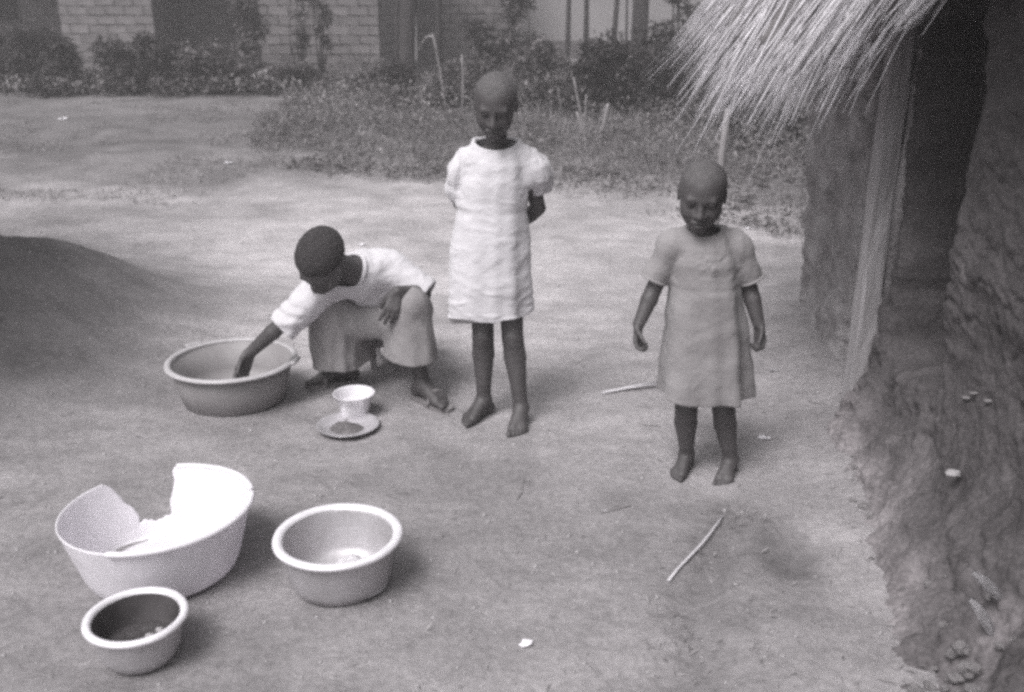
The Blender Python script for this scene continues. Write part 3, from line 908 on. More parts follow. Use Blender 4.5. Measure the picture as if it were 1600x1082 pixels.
def build_houses():
    G = 0.43
    # house with a lit bay between two shaded recesses
    b = Vector((px_x(170, 15.0), 15.6, G)); root = empty('brick_house', b)
    xa, xb = px_x(95, 15.0), px_x(241, 15.0)
    slab('wall', root, b, (xa, 15.0), (xb, 15.0), 0.2, G - 0.1, 2.6, 'mortar', 0.06)
    lay(root, b, (xa, 15.0), (xb, 15.0), G, 1.75)
    xl = px_x(-70, 16.3)
    slab('wall', root, b, (xl, 16.4), (xa, 16.4), 0.2, G - 0.1, 2.6, 'mortar', 0.06)
    lay(root, b, (xl + 0.75, 16.4), (xa + 0.1, 16.4), G, 1.75)
    slab('window', root, b, (xl - 0.2, 16.34), (px_x(26, 16.3), 16.34), 0.05, 1.25, 2.2, 'dark')
    xr = px_x(402, 16.3)
    slab('wall', root, b, (xb, 16.4), (xr, 16.4), 0.2, G - 0.1, 2.6, 'mortar', 0.06)
    lay(root, b, (xb - 0.1, 16.4), (xr, 16.4), G, 1.75)
    slab('wall', root, b, (xa, 16.5), (xa, 15.0), 0.1, G - 0.1, 2.6, 'mortar', 0.02)
    slab('wall', root, b, (xb, 15.0), (xb, 16.5), 0.1, G - 0.1, 2.6, 'mortar', 0.02)
    v = [(xl - 0.6, 14.95, 2.05), (xr + 0.4, 14.95, 2.05), (xr + 0.4, 18.0, 3.4), (xl - 0.6, 18.0, 3.4), (xl - 0.6, 14.95, 2.15), (xr + 0.4, 14.95, 2.15), (xr + 0.4, 18.0, 3.5), (xl - 0.6, 18.0, 3.5)]
    me = mesh('roof', np.array(v) - np.array(b), [(0, 3, 2, 1), (4, 5, 6, 7), (0, 1, 5, 4), (1, 2, 6, 5), (2, 3, 7, 6), (3, 0, 4, 7)])
    link('roof', me, 'thatchbase', root, smooth=False)
    tag(root, 'mud-brick house with one lit bay between two shaded recesses, behind the dark bushes', 'house')
    # second house
    x0, x1, x2 = px_x(405, 14.4), px_x(592, 14.4), px_x(622, 15.4)
    b = Vector(((x0 + x1) / 2, 15.0, G)); root = empty('brick_house', b)
    slab('wall', root, b, (x0, 14.4), (x1, 14.4), 0.2, G - 0.1, 2.7, 'mortar', 0.06)
    lay(root, b, (x0, 14.4), (x1, 14.4), G, 1.75)
    slab('wall', root, b, (x1, 14.45), (x2, 16.4), 0.2, G - 0.1, 2.7, 'mortar', 0.06)
    lay(root, b, (x1, 14.45), (x2, 16.4), G, 1.75)
    slab('wall', root, b, (x0, 17.4), (x0, 14.45), 0.2, G - 0.1, 2.7, 'mortar', 0.0)
    slab('plinth', root, b, (x0 - 0.05, 14.18), (x1 + 0.1, 14.18), 0.24, G - 0.15, G + 0.06, 'plaster')
    v = [(x0 - 0.4, 14.0, 2.5), (x2 + 0.3, 14.0, 2.5), (x2 + 0.3, 18.0, 3.6), (x0 - 0.4, 18.0, 3.6), (x0 - 0.4, 14.0, 2.6), (x2 + 0.3, 14.0, 2.6), (x2 + 0.3, 18.0, 3.7), (x0 - 0.4, 18.0, 3.7)]
    me = mesh('roof', np.array(v) - np.array(b), [(0, 3, 2, 1), (4, 5, 6, 7), (0, 1, 5, 4), (1, 2, 6, 5), (2, 3, 7, 6), (3, 0, 4, 7)])
    link('roof', me, 'thatchbase', root, smooth=False)
    tag(root, 'grey mud-brick house standing on a pale plinth beside the dark tree trunk', 'house')
    # third: wall with lower darker courses, then a pale plastered part
    x0, x1, x2 = px_x(650, 17.0), px_x(812, 17.0), px_x(1120, 18.0)
    b = Vector(((x0 + x2) / 2, 17.8, G)); root = empty('plastered_house', b)
    slab('wall', root, b, (x0, 17.0), (x1, 17.0), 0.2, G - 0.1, 2.7, 'mortar', 0.06)
    lay(root, b, (x0, 17.0), (x1, 17.0), G, 1.75)
    slab('plastered_wall', root, b, (x1 - 0.4, 18.0), (x2, 18.0), 0.2, G + 0.35, 2.9, 'plaster')
    slab('plinth', root, b, (x1 - 0.45, 17.93), (x2, 17.93), 0.25, G - 0.1, G + 0.45, 'mortar')
    slab('step', root, b, (px_x(890, 17.0), 17.0), (px_x(948, 17.0), 17.0), 0.5, G - 0.1, G + 0.16, 'plaster')
    v = [(x0 - 0.4, 17.5, 2.8), (x2 + 0.3, 17.5, 2.8), (x2 + 0.3, 21.0, 3.6), (x0 - 0.4, 21.0, 3.6), (x0 - 0.4, 17.5, 2.9), (x2 + 0.3, 17.5, 2.9), (x2 + 0.3, 21.0, 3.7), (x0 - 0.4, 21.0, 3.7)]
    me = mesh('roof', np.array(v) - np.array(b), [(0, 3, 2, 1), (4, 5, 6, 7), (0, 1, 5, 4), (1, 2, 6, 5), (2, 3, 7, 6), (3, 0, 4, 7)])
    link('roof', me, 'thatchbase', root, smooth=False)
    tag(root, 'far house with a pale plastered wall and step behind the thin poles', 'house')
build_houses()

# ================================================================== plants
def leaves(P, size, up=0.3, droop=0.2, aspect=0.42):
    """folded leaf quads at points P (n,3); returns V, F arrays"""
    n = len(P)
    a = RNG.uniform(0, 2 * np.pi, n); el = RNG.normal(up, 0.55, n)
    d = np.stack([np.cos(a) * np.cos(el), np.sin(a) * np.cos(el), np.sin(el)], 1)
    s = np.cross(d, np.array((0, 0, 1.0)) + RNG.normal(0, 0.35, (n, 3))); s /= np.linalg.norm(s, axis=1, keepdims=True) + 1e-9
    nn = np.cross(s, d)
    L = size * RNG.uniform(0.6, 1.4, n)[:, None]
    W = L * aspect * RNG.uniform(0.7, 1.3, n)[:, None]
    v0 = P; v1 = P + d * L * 0.45 + s * W * 0.5 + nn * W * 0.22
    v2 = P + d * L + np.array((0, 0, -1.0)) * L * droop; v3 = P + d * L * 0.45 - s * W * 0.5 + nn * W * 0.22
    V = np.stack([v0, v1, v2, v3], 1).reshape(-1, 3)
    i = np.arange(n) * 4
    return V, np.concatenate([np.stack([i, i + 1, i + 2], 1), np.stack([i, i + 2, i + 3], 1)])

def blades(P, h, lean=0.35, wid=0.006):
    n = len(P)
    a = RNG.uniform(0, 2 * np.pi, n)
    hh = h * RNG.uniform(0.4, 1.3, n)[:, None]
    d = np.stack([np.cos(a), np.sin(a), np.zeros(n)], 1)
    s = np.stack([-np.sin(a), np.cos(a), np.zeros(n)], 1) * wid
    ln = RNG.uniform(0, lean * 2, n)[:, None]
    m = P + np.array((0, 0, 0.6)) * hh + d * hh * ln * 0.35
    t = P + np.array((0, 0, 0.95)) * hh + d * hh * ln
    V = np.stack([P - s, P + s, m + s * 0.8, m - s * 0.8, t], 1).reshape(-1, 3)
    i = np.arange(n) * 5
    return V, np.concatenate([np.stack([i, i + 1, i + 2], 1), np.stack([i, i + 2, i + 3], 1), np.stack([i + 3, i + 2, i + 4], 1)])

def shrub(name, base, wid, dep, hgt_, n, size, material, label, group='bushes along the back of the yard', clumps=9, stems=6, low=0.1, cat='bush'):
    base = Vector(base); root = empty(name, base)
    C = []
    for k in range(clumps):
        t = random.random()
        zz = hgt_ * (low + (0.86 - low) * random.random())
        q = 1 - 0.45 * (zz / hgt_)
        ang, rr = random.uniform(0, 6.28), math.sqrt(random.random())
        C.append((math.cos(ang) * rr * wid * 0.42 * q, math.sin(ang) * rr * dep * 0.42 * q, zz, random.uniform(0.16, 0.34) * min(wid, hgt_ * 1.3)))
    C = np.array(C)
    k = RNG.integers(0, clumps, n)
    dirs = RNG.normal(0, 1, (n, 3)); dirs /= np.linalg.norm(dirs, axis=1, keepdims=True)
    rad = RNG.uniform(0, 1, n) ** 0.45
    P = C[k, :3] + dirs * (rad * C[k, 3])[:, None] * np.array((1, 1, 0.8))
    P = P[P[:, 2] > 0.02]
    V, Fc = leaves(P, size)
    link('foliage', mesh('foliage', V, Fc), material, root, smooth=False)
    parts = []
    for c in C[:stems]:
        e = Vector(c[:3]); st = Vector((e.x * 0.15, e.y * 0.15, -0.03))
        parts.append(tube([st, st.lerp(e, 0.5) + Vector((random.gauss(0, 0.03), random.gauss(0, 0.03), 0.03)), e], [0.014, 0.009, 0.005], 5))
    for pv, pf in parts:
        link('stem', mesh('stem', pv, pf), 'bark', root)
    tag(root, label, cat, group)
    return root

def plant_bushes():
    # dark bushes on the left, in front of the first house
    L = [
        (20, 146, 1.3, 0.85, 'leafd', 'dark bush below the black window at the picture\'s left edge'),
        (95, 150, 1.1, 0.75, 'leafd', 'dark bush below the left end of the lit brick bay'),
        (165, 150, 1.0, 0.62, 'leafd', 'low dark bush below the middle of the lit brick bay'),
        (232, 153, 1.0, 0.72, 'leafd', 'dark bush at the right corner of the lit brick bay'),
        (300, 152, 0.9, 0.62, 'leaf', 'grey bush in front of the shaded brick recess'),
        (352, 150, 0.8, 0.5, 'leaf', 'small grey bush at the foot of the tall leafy shrub'),
    ]
    for px, py, wd, h, m, lab in L:
        p = gp(px, py)
        shrub('bush', p + Vector((0, 0.35, -0.02)), wd * 1.15, 0.8, h, 2600, 0.075, m, lab)
    p = at(388, 60, 13.6); p.z = gz(p.x, p.y)
    shrub('shrub', p, 0.62, 0.5, 1.35, 1500, 0.09, 'leaf', 'tall pale leafy shrub between the two brick houses', clumps=8)
    # sparse saplings in front of the second house
    for px, lab in ((470, 'thin sapling in front of the left part of the plinth house'), (500, 'thin sapling in front of the middle of the plinth house')):
        p = at(px, 100, 13.0); p.z = gz(p.x, p.y)
        shrub('sapling', p, 0.42, 0.4, 1.45, 520, 0.08, 'leaf', lab, clumps=9, stems=9, low=0.05, group='saplings by the houses')
    R_ = [
        (445, 150, 1.0, 0.34, 'leaf', 'low weedy bush below the plinth, left of the pale stone'),
        (560, 160, 1.1, 0.40, 'leaf', 'low weedy bush below the right end of the plinth'),
        (655, 178, 0.9, 0.62, 'leafd', 'dark bush at the foot of the thick tree trunk'),
        (735, 172, 0.8, 0.60, 'leaf', 'bush with dry stalks just left of the standing girl\'s head'),
        (840, 180, 0.9, 0.75, 'leaf', 'bush just right of the standing girl\'s head'),
        (905, 186, 0.8, 0.55, 'leafd', 'dark bush below the thin poles'),
        (965, 190, 0.85, 0.85, 'leafd', 'dark bush at the foot of the leaning pole'),
        (1035, 190, 0.9, 1.05, 'leafd', 'tallest dark bush, beside the thatch tips'),
        (1110, 205, 1.0, 0.95, 'leafd', 'dark bush half hidden behind the hanging thatch'),
        (1200, 235, 0.9, 0.70, 'leafd', 'dark bush behind the corner of the mud hut'),
    ]
    for px, py, wd, h, m, lab in R_:
        p = gp(px, py)
        shrub('bush', p + Vector((0, 0.3, -0.02)), wd * 1.1, 0.75, h, 2300, 0.07, m, lab)
    for px, py, Y, h in ((810, 0, 13.2, 1.7), (1060, 0, 13.5, 1.9), (760, 0, 13.8, 1.2)):
        p = at(px, 60, Y); p.z = gz(p.x, p.y)
        shrub('shrub', p, 0.7, 0.6, h, 900, 0.10, 'leaf', {810: 'sparse shrub with hanging leaves in front of the far brick wall', 1060: 'pale leafy shrub between the tree trunk and the thatch', 760: 'sparse low shrub in front of the far brick wall'}[px], clumps=9, stems=9, low=0.2)

def undergrowth():
    """weeds and grass that nobody could count, from the edge of the yard back to the bushes"""
    edge_px = [(385, 205), (420, 240), (470, 266), (560, 270), (690, 278), (800, 286), (860, 292), (960, 312), (1060, 332), (1150, 350), (1250, 372), (1330, 380)]
    E_ = [gp(x, y) for x, y in edge_px]
    ex, ey = np.array([e.x for e in E_]), np.array([e.y for e in E_])
    V_all, F_all, off = [], [], 0
    def put(V, Fc):
        nonlocal off
        V_all.append(V); F_all.append(Fc + off); off += len(V)
    def pts(n, back0, back1, pw=1.0):
        x = RNG.uniform(ex[0], 4.5, n)
        y0 = np.interp(x, ex, ey) + 0.18 * fbm(x * 4, x * 0, 2.0, 3)
        y = y0 + back0 + (back1 - back0) * RNG.uniform(0, 1, n) ** pw
        return x, y
    x, y = pts(60000, -0.1, 6.0, 1.25)
    dens = fbm(x * 1.5, y * 1.5, 5.0, 4)
    back = y - np.interp(x, ex, ey)
    fade = sstep(-0.15, 0.7, np.minimum(back, (x - ex[0]) * 1.2))
    keep = RNG.uniform(-0.55, 0.45, len(x)) < dens + 0.45 * fade - 0.30
    x, y, dens, back = x[keep], y[keep], dens[keep], back[keep]
    top = (0.04 + 0.17 * sstep(0, 1.4, back)) * (1.0 + 2.2 * np.clip(dens, -0.45, 0.6))
    z = hgt(x, y) + top * RNG.uniform(0, 1, len(x)) ** 0.6
    n_ = len(x); h_ = n_ // 2
    put(*leaves(np.stack([x, y, z], 1)[:h_], 0.035, 0.35, 0.25, 0.42)); put(*leaves(np.stack([x, y, z], 1)[h_:], 0.06, 0.5, 0.35, 0.30))
    x, y = pts(9000, -0.1, 4.0, 1.4)
    keep = fbm(x * 2.1, y * 2.1, 9.0, 3) > -0.05
    x, y = x[keep], y[keep]; back = y - np.interp(x, ex, ey)
    put(*blades(np.stack([x, y, hgt(x, y) - 0.005], 1), 0.04 + 0.10 * sstep(0, 0.8, back)[:, None], 0.7, 0.0028))
    # paler grass in drifts
    g0 = len(V_all)
    x, y = pts(30000, -0.22, 5.0, 1.5)
    k2 = fbm(x * 1.2, y * 1.2, 21.0, 4); back = y - np.interp(x, ex, ey)
    keep = RNG.uniform(-0.1, 0.35, len(x)) < k2 + 0.12 * sstep(0.5, 0.0, back)
    x, y, back = x[keep], y[keep], back[keep]
    gv, gf = blades(np.stack([x, y, hgt(x, y) - 0.005], 1), 0.035 + 0.15 * sstep(0, 0.9, back)[:, None], 0.8, 0.0026)
    o = link('pale_grass', mesh('pale_grass', gv, gf), 'palegrass', smooth=False)
    tag(o, 'drifts of pale grass among the weeds at the back of the yard', 'grass', None, 'stuff')
    # thin weeds on the left bank and along the bushes
    x = RNG.uniform(-8.5, -2.0, 16000); y = RNG.uniform(7.2, 11.6, 16000)
    k = fbm(x * 1.1, y * 1.1, 2.0, 3) > 0.10
    x, y = x[k], y[k]
    put(*blades(np.stack([x, y, hgt(x, y)], 1), 0.03, 0.9, 0.0022)); put(*leaves(np.stack([x, y, hgt(x, y) + 0.008], 1)[::2] + RNG.normal(0, 0.03, (len(x[::2]), 3)) * np.array((1, 1, 0.1)), 0.03, 0.2, 0.1))
    px = [gp(q, 151) for q in range(-20, 420, 20)]
    bx, by = np.array([p.x for p in px]), np.array([p.y for p in px])
    x = RNG.uniform(bx[0], bx[-1] + 0.5, 6000); y = np.interp(x, bx, by) + RNG.uniform(-0.1, 2.0, 6000)
    put(*leaves(np.stack([x, y, hgt(x, y) + RNG.uniform(0, 0.22, 6000)], 1), 0.07, 0.35, 0.25))
    o = link('undergrowth', mesh('undergrowth', np.concatenate(V_all), np.concatenate(F_all)), 'weed', smooth=False)
    tag(o, 'low weeds and grass growing along the back of the yard', 'weeds', None, 'stuff')
    # tufts in the gully
    V_all.clear(); F_all.clear(); off = 0
    y = RNG.uniform(1.75, 2.68, 900); x = 0.46 + 0.26 * (y - 1.9) + 0.05 * np.sin(y * 5) + RNG.normal(0.04, 0.06, 900)
    k = fbm(x * 8, y * 8, 2.0, 2) > -0.08; x, y = x[k], y[k]
    put(*blades(np.stack([x, y, hgt(x, y)], 1), 0.022, 1.3, 0.0011))
    x = RNG.uniform(0.35, 0.8, 70); y = RNG.uniform(1.75, 2.7, 70)
    put(*leaves(np.stack([x, y, hgt(x, y) + 0.004], 1), 0.022, 0.1, 0.1, 0.2))
    o = link('gully_grass', mesh('gully_grass', np.concatenate(V_all), np.concatenate(F_all)), 'palegrass', smooth=False)
    tag(o, 'sparse short grass in the washed-out gully', 'grass', None, 'stuff')

def stalk_thing(name, p0, p1, rad, material, label, cat, leaves_n=0, bend=0.03, group=None):
    p0, p1 = Vector(p0), Vector(p1)
    root = empty(name, p0)
    pts, rr = [], []
    for k in range(6):
        t = k / 5
        pts.append((p1 - p0) * t + Vector((bend * math.sin(t * 4 + p0.x), bend * 0.5 * math.cos(t * 5), 0)))
        rr.append(rad * (1 - 0.35 * t) * (1 + 0.06 * math.sin(k * 2.3)))
    pts[0] = pts[0] - Vector((0, 0, 0.06))
    v, f = tube(pts, rr, 8)
    link('stem', mesh('stem', v, f), material, root)
    for k in range(leaves_n):
        t = 0.35 + 0.6 * k / max(1, leaves_n - 1)
        b0 = (p1 - p0) * t
        sgn = -1 if k % 2 else 1
        L = random.uniform(0.16, 0.3)
        v, f = [], []
        for q in range(5):
            s_ = q / 4
            c = b0 + Vector((sgn * L * 0.75 * s_, 0.05 * s_, L * (0.5 * s_ - 1.1 * s_ * s_)))
            wd = 0.018 * math.sin(math.pi * (0.15 + 0.85 * s_) * 0.98)
            v += [c + Vector((0, wd, 0.01)), c + Vector((0, -wd, 0))]
        f = [(2 * q, 2 * q + 1, 2 * q + 3, 2 * q + 2) for q in range(4)]
        link('leaf', mesh('leaf', v, f), material, root)
    tag(root, label, cat, group)
    return root

def build_poles():
    def up(px, pyb, Y, pxt, h=2.6):
        b = at(px, pyb, Y); b.z = gz(b.x, Y)
        t = at(pxt, 0, Y); k = (h) / max(0.2, (t.z - b.z))
        return b, b + (t - b) * k
    a, b = up(634, 110, 12.6, 636, 3.2)
    # trunk with limbs and a crown above the picture
    def tree(a, b, r, lab, wid):
        root = empty('tree', a)
        d = b - a
        v, f = tube([Vector((0, 0, -0.1)), d * 0.12, d * 0.4 + Vector((0.02, 0, 0)), d * 0.75, d], [r * 1.35, r * 1.05, r * 0.95, r * 0.85, r * 0.7], 10)
        link('trunk', mesh('trunk', v, f), 'bark', root)
        C = []
        for k in range(6):
            an = k * 1.05 + random.random()
            e = d + Vector((math.cos(an) * wid, math.sin(an) * wid, random.uniform(0.4, 1.5)))
            v, f = tube([d * 0.92, (d * 0.92).lerp(e, 0.5) + Vector((0, 0, 0.12)), e], [r * 0.4, r * 0.25, r * 0.1], 6)
            link('limb', mesh('limb', v, f), 'bark', root)
            C.append(e)
        P = []
        for e in C:
            q = RNG.normal(0, 1, (420, 3)); q /= np.linalg.norm(q, axis=1, keepdims=True)
            P.append(np.array(e) + q * (RNG.uniform(0, 1, 420) ** 0.45)[:, None] * 0.6)
        V, Fc = leaves(np.concatenate(P), 0.12)
        link('crown', mesh('crown', V, Fc), 'leaf', root, smooth=False)
        tag(root, lab, 'tree', 'trees at the back of the yard')
    tree(a, b, 0.10, 'thick dark tree trunk at the right corner of the plinth house', 0.6)
    a, b = up(1000, 60, 14.5, 1000, 3.4)
    tree(a, b, 0.12, 'dark tree trunk right of the leaning pole, above the tall dark bush', 0.7)
    G = 'poles in front of the plastered house'
    for px, pyb, Y, pxt, r, lab in (
        (620, 105, 13.2, 620, 0.030, 'thin black pole touching the left side of the thick trunk'),
        (684, 90, 13.4, 685, 0.050, 'dark straight pole right of the thick trunk'),
        (884, 112, 13.2, 888, 0.036, 'thin upright pole, leftmost of the three before the plastered wall'),
        (914, 95, 13.6, 916, 0.038, 'thin upright pole, middle of the three before the plastered wall'),
        (952, 108, 13.2, 964, 0.040, 'thin pole leaning right, last of the three before the plastered wall'),
        (979, 60, 15.5, 980, 0.022, 'thinnest pole, faint against the plastered wall')):
        a, b = up(px, pyb, Y, pxt)
        stalk_thing('pole', a, b, r, 'bark', lab, 'pole', 0, 0.012, G)
    D = 'dry stalks in the undergrowth'
    for p0, p1, r, n, lab in (
        ((698, 158, 10.6), (676, 52, 10.6), 0.011, 2, 'tall dry maize stalk with hanging leaves, leaning left beside the dark pole'),
        ((721, 162, 10.4), (722, 85, 10.4), 0.011, 1, 'short upright dry stalk between the maize stalk and the girl\'s head'),
        ((877, 170, 10.4), (873, 138, 10.4), 0.010, 0, 'short dry stalk standing right of the girl\'s head'),
        ((912, 190, 9.6), (898, 122, 9.6), 0.011, 1, 'thin dry stalk leaning left below the poles'),
        ((910, 188, 9.6), (918, 148, 9.6), 0.009, 0, 'thin dry stalk leaning right, crossing the left-leaning one'),
        ((936, 192, 9.4), (952, 162, 9.4), 0.020, 0, 'short pale stump of stalk leaning right among weeds'),
        ((914, 194, 9.3), (903, 175, 9.3), 0.018, 0, 'short pale stalk stub leaning left among weeds'),
        ((1118, 248, 5.6), (1140, 170, 5.6), 0.028, 0, 'pale pole stub rising behind the small child\'s head')):
        a, b = at(*p0), at(*p1)
        a.z = min(a.z, gz(a.x, a.y))
        stalk_thing('dry_stalk' if r < 0.019 else 'pole_stub', a, b, r, 'dry', lab, 'stalk', n, 0.01, D)
    # pale boulder below the plinth house
    p = gp(432, 133)
    rock_thing('boulder', p, 0.42, 0.3, 0.14, 'stone', 'pale rounded boulder in the weeds below the plinth', 'stone')

def rock_mesh(name, sx, sy, sz, seed, n=7, m=12, amp=0.32, fr=1.4):
    V, Fc = [], []
    for i in range(n):
        ph = math.pi * i / (n - 1)
        for j in range(m):
            th = 2 * math.pi * j / m
            x, y, z = math.sin(ph) * math.cos(th), math.sin(ph) * math.sin(th), math.cos(ph)
            k = 1 + amp * float(fbm(np.array(x * fr + seed * 7.7), np.array(y * fr), np.array(z * fr), 3))
            V.append((x * sx * k, y * sy * k, z * sz * k + sz * 0.5))
    for i in range(n - 1):
        for j in range(m):
            Fc.append((i * m + j, (i + 1) * m + j, (i + 1) * m + (j + 1) % m, i * m + (j + 1) % m))
    return mesh(name, V, Fc)

def rock_thing(name, p, sx, sy, sz, material, label, cat, group=None, seed=1, rz=0.0):
    o = link(name, rock_mesh(name, sx, sy, sz, seed, 9, 14, 0.75, 2.0), material, None, p)
    o.rotation_euler = (0, 0, rz)
    return tag(o, label, cat, group)

undergrowth()
plant_bushes()
build_poles()

# ================================================================== vessels and food
def vessel(name, px, py, prof, wob, material, label, cat, lip=None, lipm=None, seg=80, phase=0.0, tilt=(0, 0), dz=0.0):
    p = gp(px, py); p.z += dz
    root = empty(name, p)
    root.rotation_euler = (tilt[0], tilt[1], 0)
    v, f = lathe(prof, seg, wob, phase)
    link('body', mesh('body', v, f), material, root)
    if lip:
        v, f = lathe(lip, seg, wob, phase)
        link('rim', mesh('rim', v, f), lipm or material, root)
    tag(root, label, cat)
    return root

def heap(name, root, r, h, z, material, seed, amp=0.25):
    n, m = 14, 40
    V, Fc = [(0, 0, z + h)], []
    for i in range(1, n + 1):
        rr = r * i / n
        for j in range(m):
            th = 2 * math.pi * j / m
            x, y = rr * math.cos(th), rr * math.sin(th)
            k = (1 - (i / n) ** 2)
            e = float(fbm(np.array(x * 26 + seed), np.array(y * 26), 0.0, 4))
            V.append((x, y, z + h * k * (1 + amp * 2 * e) + 0.25 * amp * h * e))
    for j in range(m): Fc.append((0, 1 + j, 1 + (j + 1) % m))
    for i in range(n - 1):
        for j in range(m):
            a = 1 + i * m + j; b = 1 + i * m + (j + 1) % m
            Fc.append((a, a + m, b + m, b))
    return link(name, mesh(name, V, Fc), material, root)

def torus_profile(R0, z0, rx, rz, n=10):
    return [(R0 + rx * math.cos(2 * math.pi * k / n), z0 + rz * math.sin(2 * math.pi * k / n)) for k in range(n + 1)]

def build_vessels():
    # right pot
    t = 0.003
    prof = [(0.0, 0.0), (0.09, 0.0), (0.122, 0.010), (0.136, 0.035), (0.148, 0.14), (0.150, 0.152), (0.147, 0.152), (0.145, 0.14), (0.132, 0.04), (0.118, 0.016), (0.0, 0.012)]
    lip = [(0.1455, 0.149), (0.150, 0.156), (0.160, 0.159), (0.170, 0.156), (0.1735, 0.149), (0.168, 0.142), (0.149, 0.144)]
    o = vessel('cooking_pot', 533, 912, prof, 0.007, 'alu', 'wide dented aluminium pot holding pale meal, right of the broken basin', 'pot', lip, 'alulip', phase=0.8)
    m = heap('meal', o, 0.095, 0.060, 0.013, 'grain', 3, 0.3)
    m.location = (0.035, -0.01, 0); m['label'] = 'pale heap of meal'
    # small pot
    prof = [(0.0, 0.0), (0.06, 0.0), (0.082, 0.010), (0.094, 0.035), (0.104, 0.105), (0.105, 0.117), (0.102, 0.117), (0.100, 0.105), (0.090, 0.04), (0.078, 0.014), (0.0, 0.010)]
    lip = [(0.1005, 0.113), (0.105, 0.121), (0.113, 0.123), (0.120, 0.119), (0.1215, 0.113), (0.117, 0.107), (0.104, 0.110)]
    o = vessel('cooking_pot', 222, 1026, prof, 0.005, 'alu', 'small deep aluminium pot with dark stew, nearest the camera', 'pot', lip, 'alulip', phase=2.0)
    v, f = lathe([(0.0998, 0.112), (0.0990, 0.103), (0.0960, 0.085), (0.0925, 0.062), (0.0885, 0.042), (0.082, 0.022)], 80, 0.005, 2.0)
    link('sooty_inside', mesh('sooty_inside', v, [q[::-1] for q in f]), 'sooty', o)
    heap('stew', o, 0.089, 0.008, 0.040, 'stew', 5, 0.9)
    for k in range(16):
        a, r = random.uniform(-2.0, 0.9), random.uniform(0.015, 0.07)
        c = link('food_piece', rock_mesh('food_piece', 0.011, 0.009, 0.007, k, 6, 8), 'chunk', o, (r * math.cos(a), r * math.sin(a), 0.043))
        c.rotation_euler = (0, 0, random.uniform(0, 6))
    # grey tub
    prof = [(0.0, 0.0), (0.185, 0.0), (0.197, 0.008), (0.212, 0.06), (0.236, 0.165), (0.232, 0.165), (0.208, 0.062), (0.192, 0.012), (0.0, 0.006)]
    o = vessel('washing_tub', 368, 623, prof, 0.004, 'tub', 'wide grey plastic tub the crouching person reaches into', 'tub', torus_profile(0.243, 0.166, 0.013, 0.009), 'tubrim', 96, 0.4)
    for an in (2.45, -0.12):
        V, Fc = [], []
        for k in range(9):
            th = an + (k - 4) * 0.035
            for r, z in ((0.252, 0.165), (0.272, 0.168), (0.275, 0.178), (0.255, 0.180)):
                V.append((r * math.cos(th), r * math.sin(th), z))
        for k in range(8):
            for q in range(4):
                Fc.append((k * 4 + q, k * 4 + (q + 1) % 4, k * 4 + 4 + (q + 1) % 4, k * 4 + 4 + q))
        Fc += [(3, 2, 1, 0), (32, 33, 34, 35)]
        link('handle', mesh('handle', V, Fc), 'tubrim', o)
    # enamel bowl
    prof = [(0.0, 0.0), (0.047, 0.0), (0.050, 0.003), (0.050, 0.008), (0.054, 0.014), (0.061, 0.052), (0.062, 0.056), (0.066, 0.062), (0.0785, 0.094), (0.081, 0.096), (0.0785, 0.098), (0.074, 0.090), (0.060, 0.056), (0.048, 0.014), (0.0, 0.010)]
    o = vessel('bowl', 555, 650, prof, 0.0, 'enamel', 'small white bowl with flared rim behind the plate', 'bowl', None, None, 64)
    v, f = lathe([(0.0, 0.058), (0.0600, 0.058)], 64)
    link('milk', mesh('milk', v, f), 'enamel', o)
    # plate
    prof = [(0.0, 0.0), (0.070, 0.0), (0.080, 0.005), (0.105, 0.020), (0.116, 0.024), (0.1175, 0.026), (0.115, 0.0265), (0.103, 0.0225), (0.078, 0.008), (0.0, 0.004)]
    o = vessel('plate', 544, 672, prof, 0.0, 'alu', 'shiny metal plate with brown mash in front of the white bowl', 'plate', None, None, 72)
    o.children[0].data.materials[0] = M['tin']
    m = heap('mash', o, 0.068, 0.022, 0.004, 'mash', 9, 0.6); m.scale = (1.0, 0.85, 1)
    m.location = (-0.005, 0.0, 0); m['label'] = 'lumpy dark mash'
    # broken basin
    p = gp(258, 886)
    root = empty('broken_basin', p)
    root.rotation_euler = (R(-1), R(-1.0), 0)
    seg, prof = 160, [(0.0, 0.004), (0.10, 0.003), (0.178, 0.002), (0.196, 0.008), (0.208, 0.035), (0.224, 0.09), (0.240, 0.145), (0.252, 0.19)]
    fine = []
    for (r0, z0), (r1, z1) in zip(prof[:-1], prof[1:]):
        for k in range(4): fine.append((r0 + (r1 - r0) * k / 4, z0 + (z1 - z0) * k / 4))
    fine.append(prof[-1]); fine[0] = (0.003, 0.004)
    ZB = 0.050
    V, Fc = [], []
    k_ = lambda a: 1 + 0.006 * math.sin(2 * a + 0.5)
    low = [q for q in fine if q[1] < ZB - 0.006] + [(np.interp(ZB, [0.035, 0.09], [0.208, 0.224]), ZB)]
    up = [(np.interp(z, [p_[1] for p_ in prof[4:]], [p_[0] for p_ in prof[4:]]), z) for z in np.linspace(ZB, 0.19, 26)]
    def gap(z):   # angular range of the missing piece, measured from +Y towards +X
        t = min(1, max(0, (z - ZB) / (0.19 - ZB)))
        return R(-37 - 19 * t ** 1.7 + 1.2 * math.sin(t * 9) + 0.35 * math.sin(t * 23)), R(-14 + 7 * t ** 0.8 + 0.8 * math.sin(t * 11 + 1) + 0.3 * math.sin(t * 19))
    n, gc = len(low), 16
    g0, g1 = gap(ZB)
    ang = [g1 + (2 * math.pi + g0 - g1) * i / seg for i in range(seg + 1)] + [2 * math.pi + g0 + (g1 - g0) * i / gc for i in range(1, gc)]
